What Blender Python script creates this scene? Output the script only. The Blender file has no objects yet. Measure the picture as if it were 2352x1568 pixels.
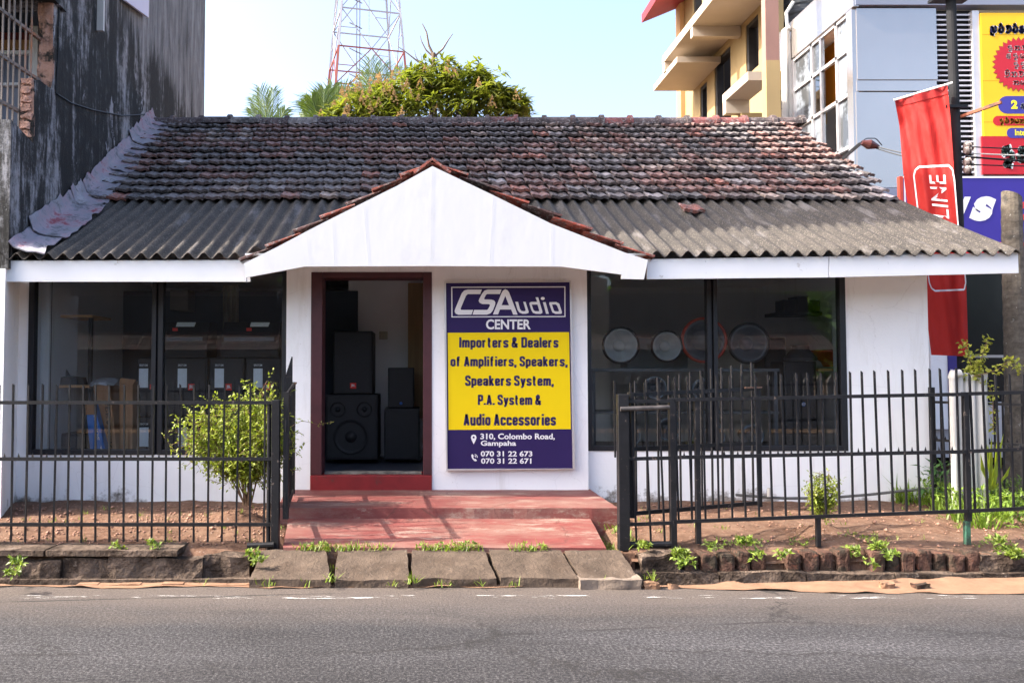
import bpy, bmesh, math, random
from mathutils import Vector, Matrix
from mathutils.geometry import tessellate_polygon
from mathutils.noise import noise as pnoise
random.seed(7)
R = random.random
def U(a, b): return a + (b - a) * random.random()
scene = bpy.context.scene
COL = scene.collection
# ------------------------------------------------------------------ camera, sky, sun, exposure
F, PX, PY, TILT, CAMZ = 1829.0, 970.0, 784.0, math.atan(69 / 1829.0), 1.45
cam = bpy.data.cameras.new('camera')
cam.sensor_width = 36; cam.lens = 36 * F / 2352
cam.shift_x = (1176 - PX) / 2352
cam.clip_start = .05; cam.clip_end = 3000
camo = bpy.data.objects.new('camera', cam); COL.objects.link(camo)
camo.location = (0, 0, CAMZ); camo.rotation_euler = (math.pi / 2 + TILT, 0, 0)
scene.camera = camo
SUND = Vector((1.17, .13, -1.0)).normalized()          # the way the sunlight travels
sun = bpy.data.lights.new('sun', 'SUN'); sun.energy = 3.0; sun.angle = math.radians(.5); sun.color = (1, .90, .77)
suno = bpy.data.objects.new('sun', sun); COL.objects.link(suno)
suno.rotation_euler = SUND.to_track_quat('-Z', 'Y').to_euler(); suno.location = (-20, -4, 30)
world = bpy.data.worlds.new('World'); scene.world = world; world.use_nodes = True
wn = world.node_tree
sky = wn.nodes.new('ShaderNodeTexSky'); sky.sky_type = 'NISHITA'; sky.sun_disc = False
sky.sun_elevation = math.asin(-SUND.z); sky.sun_rotation = math.atan2(-SUND.x, -SUND.y)
sky.air_density = .80; sky.dust_density = 4.8; sky.ozone_density = .7
wn.links.new(sky.outputs[0], wn.nodes['Background'].inputs[0]); wn.nodes['Background'].inputs[1].default_value = .15
scene.view_settings.view_transform = 'Standard'; scene.view_settings.look = 'None'
scene.view_settings.exposure = 2.08; scene.view_settings.gamma = 1
scene.cycles.max_bounces = 8; scene.cycles.transparent_max_bounces = 12; scene.cycles.use_denoising = True

# ------------------------------------------------------------------ pixel -> point at a real depth
def DIR(px, py):
    a = (px - PX) / F; b = (PY - py) / F
    return Vector((a, math.cos(TILT) - b * math.sin(TILT), math.sin(TILT) + b * math.cos(TILT)))
def W(px, py, Y):
    d = DIR(px, py); s = Y / d.y; return Vector((d.x * s, Y, CAMZ + d.z * s))
def WZ(px, py, z):
    d = DIR(px, py); s = (z - CAMZ) / d.z; return Vector((d.x * s, d.y * s, z))
def WXP(px, py, X):
    d = DIR(px, py); s = X / d.x; return Vector((X, d.y * s, CAMZ + d.z * s))
def SRC(x, y): return (x / 1.74150, y / 1.74150)

# ------------------------------------------------------------------ mesh helpers
class MB:
    def __init__(s): s.v = []; s.f = []; s.c = None
    def add(s, vs, fs):
        o = len(s.v); s.v += [Vector(p) for p in vs]; s.f += [tuple(i + o for i in f) for f in fs]; return s
    def box(s, x0, y0, z0, x1, y1, z1):
        if x0 > x1: x0, x1 = x1, x0
        if y0 > y1: y0, y1 = y1, y0
        if z0 > z1: z0, z1 = z1, z0
        return s.add([(x0,y0,z0),(x1,y0,z0),(x1,y1,z0),(x0,y1,z0),(x0,y0,z1),(x1,y0,z1),(x1,y1,z1),(x0,y1,z1)],
              [(0,3,2,1),(4,5,6,7),(0,1,5,4),(1,2,6,5),(2,3,7,6),(3,0,4,7)])
    def hexa(s, p):      # 8 corners: bottom 4 ccw, top 4
        return s.add(p, [(0,3,2,1),(4,5,6,7),(0,1,5,4),(1,2,6,5),(2,3,7,6),(3,0,4,7)])
    def pbox(s, px0, py0, px1, py1, Y, dep):
        my = (py0 + py1) / 2
        return s.box(W(px0, my, Y).x, Y, W(px0, py0, Y).z, W(px1, my, Y).x, Y + dep, W(px0, py1, Y).z)
    def pquadbox(s, q, Y, dep):   # four pixel corners tl tr br bl -> slab
        f = [W(a, b, Y) for a, b in q]; k = [p + Vector((0, dep, 0)) for p in f]
        return s.hexa([f[3], f[2], k[2], k[3], f[0], f[1], k[1], k[0]])
    def beam(s, a, b, w, h=None, up=(0, 0, 1)):
        a = Vector(a); b = Vector(b); h = h or w
        d = (b - a).normalized(); u = Vector(up)
        if abs(d.dot(u)) > .98: u = Vector((0, 1, 0))
        x = d.cross(u).normalized() * w / 2; y = x.cross(d).normalized() * h / 2
        return s.add([a-x-y,a+x-y,a+x+y,a-x+y,b-x-y,b+x-y,b+x+y,b-x+y],
              [(0,3,2,1),(4,5,6,7),(0,1,5,4),(1,2,6,5),(2,3,7,6),(3,0,4,7)])
    def tube(s, path, r, n=6, caps=True):
        path = [Vector(p) for p in path]; rs = r if isinstance(r, (list, tuple)) else [r] * len(path)
        vs = []; fs = []; m = len(path)
        for i, p in enumerate(path):
            d = (path[min(i + 1, m - 1)] - path[max(i - 1, 0)])
            d = d.normalized() if d.length > 1e-9 else Vector((0, 0, 1))
            u = Vector((0, 1, 0)) if abs(d.y) < .9 else Vector((1, 0, 0))
            x = d.cross(u).normalized(); y = d.cross(x)
            for k in range(n):
                t = 2 * math.pi * k / n; vs.append(p + (x * math.cos(t) + y * math.sin(t)) * rs[i])
        for i in range(m - 1):
            for k in range(n):
                a = i * n + k; b = i * n + (k + 1) % n; fs.append((a, a + n, b + n, b))
        if caps: fs.append(tuple(range(n))); fs.append(tuple(range((m - 1) * n, m * n))[::-1])
        return s.add(vs, fs)
    def lathe(s, prof, c, ax, n=24):     # prof [(r, h)] about axis ax from c
        c = Vector(c); ax = Vector(ax).normalized()
        u = Vector((0, 0, 1)) if abs(ax.z) < .9 else Vector((1, 0, 0))
        x = ax.cross(u).normalized(); y = ax.cross(x); vs = []; fs = []
        for r, h in prof:
            for k in range(n):
                t = 2 * math.pi * k / n; vs.append(c + ax * h + (x * math.cos(t) + y * math.sin(t)) * r)
        for i in range(len(prof) - 1):
            for k in range(n):
                a = i * n + k; b = i * n + (k + 1) % n; fs.append((a, b, b + n, a + n))
        return s.add(vs, fs)
    def prism(s, loops, dv):             # loops: list of 3D loops (first outer, then holes), extruded by dv
        loops = [[Vector(p) for p in l] for l in loops]; dv = Vector(dv)
        tri = tessellate_polygon(loops); flat = [p for l in loops for p in l]; n = len(flat)
        fs = [tuple(t) for t in tri] + [tuple(i + n for i in t[::-1]) for t in tri]
        o = 0
        for l in loops:
            m = len(l)
            for i in range(m):
                a = o + i; b = o + (i + 1) % m; fs.append((a, b, b + n, a + n))
            o += m
        return s.add(flat + [p + dv for p in flat], fs)
    def leaf(s, p, d, nrm, L, w, fold=.25, droop=0.0):
        p = Vector(p); d = Vector(d).normalized(); x = d.cross(Vector(nrm))
        if x.length < 1e-4: x = d.cross(Vector((.3, .5, .8)))
        x.normalize(); n = x.cross(d)
        dn = Vector((0, 0, -droop * L))
        m = p + d * L * .45 + dn * .25
        return s.add([p, m + x * w / 2 + n * w * fold, m - x * w / 2 + n * w * fold, p + d * L + dn, m],
                     [(0, 4, 1), (0, 2, 4), (4, 3, 1), (4, 2, 3)])
    def build(s, name, mat, parent=None, smooth=False, bevel=0, local=False, fix=True):
        me = bpy.data.meshes.new(name)
        off = Vector((0, 0, 0))
        if parent is not None and not local:
            q = parent
            while q is not None: off += q.location; q = q.parent
        me.from_pydata([v - off for v in s.v], [], s.f); me.update()
        if fix or bevel:
            b = bmesh.new(); b.from_mesh(me)
            if fix: bmesh.ops.recalc_face_normals(b, faces=b.faces)
            if bevel:
                es = [e for e in b.edges if len(e.link_faces) == 2 and e.calc_face_angle(0) > .6]
                bmesh.ops.bevel(b, geom=es, offset=bevel, segments=2, affect='EDGES', clamp_overlap=True, profile=.6)
            b.to_mesh(me); b.free()
        if s.c is not None:
            at = me.color_attributes.new('tint', 'FLOAT_COLOR', 'CORNER')
            k = 0
            for pi, p in enumerate(me.polygons):
                for _ in p.loop_indices:
                    at.data[k].color = (*s.c[pi], 1); k += 1
        if smooth:
            for p in me.polygons: p.use_smooth = True
        if mat: me.materials.append(mat)
        o = bpy.data.objects.new(name, me); COL.objects.link(o)
        if parent is not None: o.parent = parent
        return o
def tag(o, label=None, cat=None, group=None, kind=None):
    if label: o['label'] = label
    if cat: o['category'] = cat
    if group: o['group'] = group
    if kind: o['kind'] = kind
    return o
def thing(name, label, cat, loc, group=None):
    o = bpy.data.objects.new(name, None); o.empty_display_size = .1; COL.objects.link(o)
    o.location = loc; return tag(o, label, cat, group)
def kids(o): return [c for c in bpy.data.objects if c.parent is o]
def copy_tree(o, parent=None, **props):
    c = o.copy(); COL.objects.link(c)
    if parent is not None: c.parent = parent
    for k in kids(o): copy_tree(k, c)
    for k, v in props.items(): c[k] = v
    return c
def text_mesh(txt, bold=0.0, shear=0.0, space=1.0):
    cu = bpy.data.curves.new('lettering', 'FONT'); cu.body = txt; cu.size = 1; cu.offset = bold; cu.shear = shear
    cu.space_character = space; cu.resolution_u = 3
    ob = bpy.data.objects.new('lettering', cu); COL.objects.link(ob)
    dg = bpy.context.evaluated_depsgraph_get(); dg.update()
    me = bpy.data.meshes.new_from_object(ob.evaluated_get(dg), depsgraph=dg)
    vs = [v.co.copy() for v in me.vertices]; fs = [tuple(p.vertices) for p in me.polygons]
    bpy.data.objects.remove(ob); bpy.data.curves.remove(cu); bpy.data.meshes.remove(me)
    x0 = min(v.x for v in vs); x1 = max(v.x for v in vs); y0 = min(v.y for v in vs); y1 = max(v.y for v in vs)
    return [((v.x - x0) / (x1 - x0), (v.y - y0) / (y1 - y0)) for v in vs], fs
def text_px(mb, txt, x0, y0, x1, y1, Y, bold=0.0, shear=0.0, space=1.0):
    vs, fs = text_mesh(txt, bold, shear, space)          # fitted to a pixel box on the plane at depth Y
    return mb.add([W(x0 + u * (x1 - x0), y1 + v * (y0 - y1), Y) for u, v in vs], fs)
def poly_px(mb, loops, Y, dep=.001):
    return mb.prism([[W(a, b, Y) for a, b in l] for l in loops], (0, dep, 0))

# ------------------------------------------------------------------ materials
def nt(name):
    m = bpy.data.materials.new(name); m.use_nodes = True; t = m.node_tree
    return m, t, t.nodes['Principled BSDF']
def N(t, typ, **kw):
    n = t.nodes.new(typ)
    for k, v in kw.items():
        if k.startswith('i_'):
            key = k[2:]; key = int(key) if key.isdigit() else key.replace('_', ' ')
            n.inputs[key].default_value = v
        else: setattr(n, k, v)
    return n
def coords(t, scale=(1, 1, 1), src='Object'):
    tc = t.nodes.new('ShaderNodeTexCoord'); mp = t.nodes.new('ShaderNodeMapping'); mp.inputs['Scale'].default_value = scale
    t.links.new(tc.outputs[src], mp.inputs[0]); return mp.outputs[0]
def noise(t, vec, scale, detail=4, rough=.55, dist=0):
    n = N(t, 'ShaderNodeTexNoise', i_Scale=scale, i_Detail=detail, i_Roughness=rough, i_Distortion=dist)
    t.links.new(vec, n.inputs['Vector']); return n.outputs['Fac']
def ramp(t, fac, stops):
    r = t.nodes.new('ShaderNodeValToRGB'); e = r.color_ramp.elements
    while len(e) < len(stops): e.new(.5)
    for k, (p, c) in enumerate(stops):
        e[k].position = p; e[k].color = (c[0], c[1], c[2], 1) if isinstance(c, (tuple, list)) else (c, c, c, 1)
    t.links.new(fac, r.inputs[0]); return r.outputs[0]
def mix(t, fac, a, b, mode='MIX'):
    n = t.nodes.new('ShaderNodeMix'); n.data_type = 'RGBA'; n.blend_type = mode
    for sock, val in ((n.inputs[0], fac), (n.inputs[6], a), (n.inputs[7], b)):
        if isinstance(val, (int, float)): sock.default_value = val
        elif isinstance(val, (tuple, list)): sock.default_value = (val[0], val[1], val[2], 1)
        else: t.links.new(val, sock)
    return n.outputs[2]
def bump(t, bs, h, strength=.3, dist=.01):
    b = N(t, 'ShaderNodeBump', i_Strength=strength, i_Distance=dist); t.links.new(h, b.inputs['Height'])
    t.links.new(b.outputs[0], bs.inputs['Normal'])
def sc(c, k): return tuple(min(1, x * k) for x in c)
def M(name, c, rough=.8, var=.15, vs=5, bmp=.2, bs=60, bd=.006, metal=0, spec=.4, dirt=None, dirt2=None, stretch=(1, 1, 1)):
    m, t, b = nt(name); v = coords(t, stretch)
    n1 = noise(t, v, vs); col = ramp(t, n1, [(.3, sc(c, 1 - var)), (.7, sc(c, 1 + var))])
    for k, d in enumerate((dirt, dirt2)):
        if d:
            dc, ds, lo, hi = d
            col = mix(t, ramp(t, noise(t, v, ds, 6, .65), [(lo, 0), (hi, 1)]), col, dc)
    t.links.new(col, b.inputs['Base Color'])
    b.inputs['Roughness'].default_value = rough; b.inputs['Metallic'].default_value = metal
    b.inputs['Specular IOR Level'].default_value = spec
    if bmp: bump(t, b, noise(t, v, bs, 5, .6), bmp, bd)
    return m
def M_leaf(name, c, var=.45, vs=9, trans=.35):
    m, t, b = nt(name); v = coords(t)
    g = N(t, 'ShaderNodeNewGeometry')
    rnd = g.outputs['Random Per Island']
    col = mix(t, rnd, sc(c, 1 - var), sc(c, 1 + var))
    col = mix(t, ramp(t, noise(t, v, vs, 2), [(.35, 0), (.7, .6)]), col, (c[0] * 1.5, c[1] * 1.25, c[2] * .8))
    t.links.new(col, b.inputs['Base Color']); b.inputs['Roughness'].default_value = .45; b.inputs['Specular IOR Level'].default_value = .45
    tr = N(t, 'ShaderNodeBsdfTranslucent'); t.links.new(mix(t, 1.0, col, (1.3, 1.35, .5), 'MULTIPLY'), tr.inputs[0])
    ms = N(t, 'ShaderNodeMixShader', i_0=trans); out = t.nodes['Material Output']
    t.links.new(b.outputs[0], ms.inputs[1]); t.links.new(tr.outputs[0], ms.inputs[2]); t.links.new(ms.outputs[0], out.inputs[0])
    return m
def M_glass(name, tint=(.93, .95, .96), ior=1.52):
    m, t, b = nt(name); t.nodes.remove(b)
    tr = N(t, 'ShaderNodeBsdfTransparent'); tr.inputs[0].default_value = (*tint, 1)
    gl = N(t, 'ShaderNodeBsdfGlossy', i_Roughness=.0); fr = N(t, 'ShaderNodeFresnel', i_IOR=ior)
    mu = N(t, 'ShaderNodeMath', operation='MULTIPLY'); mu.inputs[1].default_value = 1.15; t.links.new(fr.outputs[0], mu.inputs[0])
    ms = N(t, 'ShaderNodeMixShader'); t.links.new(mu.outputs[0], ms.inputs[0])
    t.links.new(tr.outputs[0], ms.inputs[1]); t.links.new(gl.outputs[0], ms.inputs[2]); t.links.new(ms.outputs[0], t.nodes['Material Output'].inputs[0])
    return m
def M_tile():
    m, t, b = nt('weathered_clay_tile'); v = coords(t)
    a = N(t, 'ShaderNodeAttribute', attribute_name='tint')
    c = mix(t, 1.0, a.outputs['Color'], ramp(t, noise(t, v, 9, 5, .7), [(.3, .45), (.7, 1.6)]), 'MULTIPLY')
    c = mix(t, ramp(t, noise(t, v, 4.2, 6, .75), [(.55, 0), (.66, .6)]), c, (.20, .165, .165))
    c = mix(t, ramp(t, noise(t, v, 3.1, 6, .7), [(.50, 0), (.62, .8)]), c, (.025, .021, .022))
    c = mix(t, ramp(t, noise(t, v, 26, 5, .75), [(.53, 0), (.62, .85)]), c, (.26, .245, .24))
    c = mix(t, ramp(t, noise(t, v, 34, 4, .75), [(.55, 0), (.63, .85)]), c, (.014, .013, .013))
    t.links.new(c, b.inputs['Base Color']); b.inputs['Roughness'].default_value = .85
    bump(t, b, noise(t, v, 45, 5, .7), .5, .01); return m
def M_asbestos():
    m, t, b = nt('weathered_asbestos_sheet'); v = coords(t)
    c = ramp(t, noise(t, v, 2.2, 6, .7), [(.3, (.022, .020, .019)), (.55, (.046, .040, .036)), (.8, (.09, .079, .070))])
    c = mix(t, ramp(t, noise(t, v, 70, 4, .75), [(.54, 0), (.62, .75)]), c, (.20, .175, .145))
    c = mix(t, ramp(t, noise(t, v, 95, 3, .7), [(.55, 0), (.66, .85)]), c, (.03, .03, .03))
    vs = coords(t, (6, .7, .7))
    c = mix(t, ramp(t, noise(t, vs, 2.0, 5, .65), [(.56, 0), (.72, .6)]), c, (.028, .026, .025)); c = mix(t, ramp(t, noise(t, coords(t, (5, .9, .9)), 1.3, 6, .7), [(.56, 0), (.66, .55)]), c, (.20, .185, .185))
    t.links.new(c, b.inputs['Base Color']); b.inputs['Roughness'].default_value = .9
    bump(t, b, noise(t, v, 120, 4, .7), .5, .006); return m
def math_(t, op, a, b, c=None):
    n = N(t, 'ShaderNodeMath', operation=op)
    for k, v in enumerate((a, b, c)):
        if v is None: continue
        if isinstance(v, (int, float)): n.inputs[k].default_value = v
        else: t.links.new(v, n.inputs[k])
    return n.outputs[0]
def M_streaks():
    m, t, b = nt('black_streaked_plaster'); w = coords(t)
    fine = noise(t, coords(t, (1, 1, .15)), 10, 9, .78, .5); broad = noise(t, coords(t, (1, 1, .22)), 2.3, 6, .6, .5); big = noise(t, w, .9, 4, .6)
    tc = N(t, 'ShaderNodeTexCoord'); sp = N(t, 'ShaderNodeSeparateXYZ'); t.links.new(tc.outputs['Object'], sp.inputs[0])
    low = math_(t, 'ADD', math_(t, 'MULTIPLY', fine, .42), math_(t, 'ADD', math_(t, 'MULTIPLY', broad, .58), math_(t, 'MULTIPLY', noise(t, w, 7, 9, .82), .35)))
    c = ramp(t, low, [(.61, (.008, .008, .008)), (.675, (.022, .022, .022)), (.71, (.10, .10, .105)), (.765, (.28, .28, .30))])
    # the upper storey above an old floor line has washed cleaner
    mr = N(t, 'ShaderNodeMapRange'); mr.inputs[1].default_value = 5.75; mr.inputs[2].default_value = 6.15
    t.links.new(math_(t, 'ADD', math_(t, 'MULTIPLY_ADD', fine, 1.3, -.65), math_(t, 'ADD', sp.outputs['Z'], math_(t, 'MULTIPLY_ADD', broad, 1.6, -.8))), mr.inputs[0])
    my = N(t, 'ShaderNodeMapRange'); my.inputs[1].default_value = -.9; my.inputs[2].default_value = .3; t.links.new(math_(t, 'ADD', sp.outputs['Y'], math_(t, 'MULTIPLY_ADD', broad, 2.0, -1.0)), my.inputs[0])
    c2 = ramp(t, math_(t, 'ADD', math_(t, 'MULTIPLY', fine, .6), math_(t, 'MULTIPLY', broad, .4)), [(.38, (.05, .05, .052)), (.47, (.14, .142, .15)), (.60, (.27, .275, .29))])
    c = mix(t, math_(t, 'MULTIPLY', mr.outputs[0], my.outputs[0]), c, c2)
    c = mix(t, ramp(t, noise(t, coords(t, (1, 1, .45)), 1.7, 7, .75), [(.635, 0), (.65, .85)]), c, (.33, .33, .36))
    t.links.new(c, b.inputs['Base Color']); b.inputs['Roughness'].default_value = .92
    bump(t, b, noise(t, w, 30, 6, .7), .4, .02); return m
def M_plaster():
    m, t, b = nt('white_painted_plaster'); v = coords(t)
    sp = N(t, 'ShaderNodeSeparateXYZ'); tc = N(t, 'ShaderNodeTexCoord'); t.links.new(tc.outputs['Object'], sp.inputs[0])
    c = ramp(t, noise(t, v, 2.0, 5), [(.3, (.83, .83, .84)), (.7, (.88, .88, .885))])
    # splash line: soil stains and flaked paint in the lowest hand's breadth
    ma = N(t, 'ShaderNodeMath', operation='MULTIPLY_ADD'); ma.inputs[1].default_value = -.42; t.links.new(math_(t, 'MULTIPLY', noise(t, v, 6.5, 8, .72), ramp(t, noise(t, v, 1.1, 3), [(.38, .3), (.62, 1.15)])), ma.inputs[0]); t.links.new(sp.outputs['Z'], ma.inputs[2])
    mr = N(t, 'ShaderNodeMapRange'); mr.inputs[1].default_value = -.015; mr.inputs[2].default_value = .06; mr.inputs[3].default_value = 1; mr.inputs[4].default_value = 0
    t.links.new(ma.outputs[0], mr.inputs[0])
    c = mix(t, mr.outputs[0], c, ramp(t, noise(t, v, 22, 5, .7), [(.35, (.10, .095, .08)), (.65, (.33, .29, .26))]))
    c = mix(t, ramp(t, noise(t, v, 3.3, 8, .8), [(.67, 0), (.70, .5)]), c, (.62, .60, .57))
    c = mix(t, ramp(t, noise(t, coords(t, (1, 1, .14)), 5.5, 6, .7), [(.54, 0), (.72, .55)]), c, (.66, .64, .61))
    c = mix(t, ramp(t, noise(t, v, 40, 3, .6), [(.70, 0), (.74, .7)]), c, (.40, .37, .34))
    vo = N(t, 'ShaderNodeTexVoronoi', feature='DISTANCE_TO_EDGE', i_Scale=1.6); t.links.new(mix(t, .12, v, noise(t, v, 3, 5, .7)), vo.inputs['Vector'])
    c = mix(t, ramp(t, vo.outputs['Distance'], [(.0, .25), (.004, 0)]), c, (.5, .48, .47))
    t.links.new(c, b.inputs['Base Color']); b.inputs['Roughness'].default_value = .75
    bump(t, b, noise(t, v, 38, 6, .65), .22, .012); return m
def M_redpaint():
    m, t, b = nt('worn_red_floor_paint'); v = coords(t); w = coords(t, (.45, 1.6, 1))
    c = ramp(t, noise(t, v, 3, 5), [(.3, (.125, .026, .024)), (.7, (.19, .05, .044))])
    c = mix(t, ramp(t, noise(t, w, 2.4, 9, .78), [(.46, 0), (.58, .8)]), c, (.19, .10, .082))
    c = mix(t, ramp(t, noise(t, w, 3.2, 10, .85), [(.53, 0), (.60, .85)]), c, (.27, .20, .165))
    c = mix(t, ramp(t, noise(t, v, 2.1, 8, .8), [(.62, 0), (.70, .55)]), c, (.10, .035, .03))
    vo = N(t, 'ShaderNodeTexVoronoi', feature='DISTANCE_TO_EDGE', i_Scale=1.1); t.links.new(mix(t, .2, v, noise(t, v, 3, 6, .7)), vo.inputs['Vector'])
    c = mix(t, ramp(t, vo.outputs['Distance'], [(.0, .8), (.007, 0)]), c, (.08, .03, .025))
    t.links.new(c, b.inputs['Base Color']); b.inputs['Roughness'].default_value = .7
    bump(t, b, noise(t, v, 40, 6, .7), .3, .01); return m
def M_asphalt():
    m, t, b = nt('worn_asphalt'); v = coords(t)
    sp = N(t, 'ShaderNodeSeparateXYZ'); tc = N(t, 'ShaderNodeTexCoord'); t.links.new(tc.outputs['Object'], sp.inputs[0])
    c = ramp(t, noise(t, v, 55, 3, .8), [(.28, (.007, .007, .008)), (.5, (.035, .0345, .038)), (.72, (.125, .120, .125))])
    c = mix(t, 1.0, c, ramp(t, noise(t, coords(t, (.35, 1, 1)), 1.3, 6, .65), [(.3, .62), (.7, 1.35)]), 'MULTIPLY')
    c = mix(t, 1.0, c, ramp(t, noise(t, coords(t, (.04, 1, 1)), 1.5, 3, .5), [(.35, .78), (.65, 1.22)]), 'MULTIPLY')
    c = mix(t, ramp(t, noise(t, coords(t, (.7, 1, 1)), .8, 5, .6), [(.62, 0), (.70, .45)]), c, (.022, .021, .021))
    st = N(t, 'ShaderNodeTexVoronoi', i_Scale=85.0); t.links.new(v, st.inputs['Vector'])
    c = mix(t, ramp(t, st.outputs['Distance'], [(.10, .5), (.22, 0)]), c, (.25, .235, .23))
    # dust drifted onto the outer edge of the road
    ma = N(t, 'ShaderNodeMath', operation='MULTIPLY_ADD'); ma.inputs[1].default_value = .75; t.links.new(noise(t, coords(t, (.5, 2, 1)), 2.6, 7, .7), ma.inputs[0]); t.links.new(sp.outputs['Y'], ma.inputs[2])
    mr = N(t, 'ShaderNodeMapRange'); mr.inputs[1].default_value = 4.9; mr.inputs[2].default_value = 5.7; mr.inputs[4].default_value = .9; t.links.new(ma.outputs[0], mr.inputs[0])
    c = mix(t, mr.outputs[0], c, ramp(t, noise(t, v, 70, 3, .75), [(.3, (.06, .048, .042)), (.7, (.155, .128, .112))]))
    vo = N(t, 'ShaderNodeTexVoronoi', feature='DISTANCE_TO_EDGE', i_Scale=1.25); t.links.new(mix(t, .32, coords(t, (.5, 1.3, 1)), noise(t, v, 2.2, 8, .75)), vo.inputs['Vector'])
    k = mix(t, 1.0, ramp(t, vo.outputs['Distance'], [(.0, 1), (.016, 0)]), ramp(t, noise(t, v, 1.1, 4), [(.42, 0), (.52, 1)]), 'MULTIPLY')
    c = mix(t, k, c, (.02, .019, .019))
    t.links.new(c, b.inputs['Base Color']); b.inputs['Roughness'].default_value = .88; b.inputs['Specular IOR Level'].default_value = .25
    bump(t, b, noise(t, v, 70, 5, .75), .75, .012); return m
def M_cut(name, c, rough, scale, lo, hi, stretch=(1, 1, 1)):       # worn paint: flakes with real gaps between
    m, t, b = nt(name); v = coords(t, stretch)
    b.inputs['Base Color'].default_value = (*c, 1); b.inputs['Roughness'].default_value = rough
    t.links.new(ramp(t, noise(t, v, scale, 8, .8), [(lo, 0), (hi, 1)]), b.inputs['Alpha']); return m
def M_soil():
    m, t, b = nt('red_brown_soil'); v = coords(t)
    c = ramp(t, noise(t, v, 14, 8, .75), [(.25, (.05, .025, .016)), (.5, (.165, .095, .065)), (.75, (.29, .185, .13))])
    c = mix(t, ramp(t, noise(t, v, 1.6, 5), [(.45, 0), (.7, .55)]), c, (.22, .148, .108))
    st = N(t, 'ShaderNodeTexVoronoi', i_Scale=38.0); t.links.new(v, st.inputs['Vector'])
    c = mix(t, ramp(t, st.outputs['Distance'], [(.14, .6), (.28, 0)]), c, ramp(t, noise(t, v, 30, 1), [(.4, (.24, .13, .09)), (.6, (.33, .28, .245))]))
    t.links.new(c, b.inputs['Base Color']); b.inputs['Roughness'].default_value = .95; b.inputs['Specular IOR Level'].default_value = .1
    bump(t, b, noise(t, v, 30, 8, .8), .8, .03); return m
TILE = M_tile(); ASB = M_asbestos(); STREAK = M_streaks(); PLASTER = M_plaster(); REDP = M_redpaint(); ASPH = M_asphalt(); SOIL = M_soil()
WHITE = M('white_painted_board', (.78, .785, .80), .6, .03, 3, .12, 18, dirt=((.45, .42, .38), 9, .66, .76), dirt2=((.25, .23, .21), 34, .70, .735))
GABLE = M('white_painted_gable_board', (.72, .725, .74), .75, .02, 2, .14, 9, .012, dirt=((.60, .59, .58), 2.4, .55, .8), dirt2=((.45, .43, .41), 14, .70, .76), stretch=(1, 1, .5))
ALU = M('aluminium_frame', (.62, .60, .60), .4, .06, 8, .05, 60, metal=.5)
BLACKM = M('black_painted_steel', (.010, .010, .012), .5, .3, 14, .25, 90, .003, spec=.3, dirt=((.13, .10, .085), 26, .62, .70))
BLACKF = M('black_window_frame', (.012, .013, .017), .45, .2, 6, .05, 40)
MAROON = M('maroon_painted_wood', (.065, .018, .022), .5, .15, 9, .12, 40)
REDSILL = M('red_painted_sill', (.20, .014, .016), .55, .2, 6, .15, 30, dirt=((.12, .03, .025), 9, .6, .7))
GLASS = M_glass('shop_window_glass')
CONC = M('worn_concrete_slab', (.086, .064, .049), .92, .3, 6, .6, 45, .02, spec=.2, dirt=((.06, .042, .031), 4, .5, .72), dirt2=((.16, .132, .11), 30, .62, .72))
MOSSC = M('mossy_drain_concrete', (.135, .10, .078), .95, .4, 7, .9, 28, .05, spec=.15, dirt=((.05, .036, .028), 5, .45, .6), dirt2=((.30, .25, .21), 9, .62, .72))
BRICK = M('mossy_old_brick', (.09, .05, .038), .95, .45, 14, .9, 35, .03, spec=.15, dirt=((.045, .036, .028), 9, .46, .6), dirt2=((.20, .085, .055), 13, .60, .7))
SAND = M('orange_sand', (.23, .138, .09), .95, .15, 9, .5, 60, .01, spec=.1)
EARTH = M('bare_earth', (.19, .13, .09), .95, .3, .8, .5, 6, .05, spec=.1)
FLASH = None
DARKPL = M('black_speaker_cabinet', (.012, .012, .014), .55, .2, 20, .15, 90)
GRILLE = M('dark_speaker_grille', (.015, .015, .018), .5, .2, 60, .3, 200)
TAGG = M('grey_spec_tag', (.80, .86, .90), .6, .06, 30, 0)
REDT = M('red_badge', (.75, .03, .015), .5, .05, 5, 0)
WTXT = M('white_lettering', (.78, .78, .80), .6, .03, 5, 0)
NAVY = M('navy_sign_panel', (.026, .015, .085), .6, .06, 3, 0, spec=.2)
YELLOW = M('yellow_sign_panel', (.84, .62, .006), .65, .03, 3, 0, spec=.15)
NAVYT = M('navy_lettering', (.03, .018, .085), .45, .05, 3, 0)
CARD = M('brown_cardboard', (.42, .22, .11), .85, .12, 6, .1, 40)
WOOD = M('raw_wood_plank', (.62, .35, .16), .7, .2, 10, .15, 40, stretch=(.3, 4, 4))
INWALL = M('interior_wall_paint', (.86, .86, .85), .85, .05, 2, .1, 30)
YWALL = M('yellow_rendered_wall', (.37, .27, .13), .85, .08, 1.2, .15, 25, dirt=((.42, .30, .17), 2.5, .60, .74))
BEAMW = M('pale_concrete_soffit', (.48, .41, .33), .85, .08, 1.6, .1, 25)
CLAD = M('silver_blue_cladding', (.50, .465, .44), .24, .06, .7, 0, metal=.8, spec=.5)
CLADD = M('slate_blue_cladding', (.22, .25, .33), .4, .05, .9, 0)
PVC = M('white_pvc_pipe', (.5, .49, .47), .45, .07, 4, .08, 20, dirt=((.32, .32, .29), 5, .62, .75))
CONES = M('grey_paper_cone', (.42, .43, .42), .7, .1, 10, .1, 60)
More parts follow.
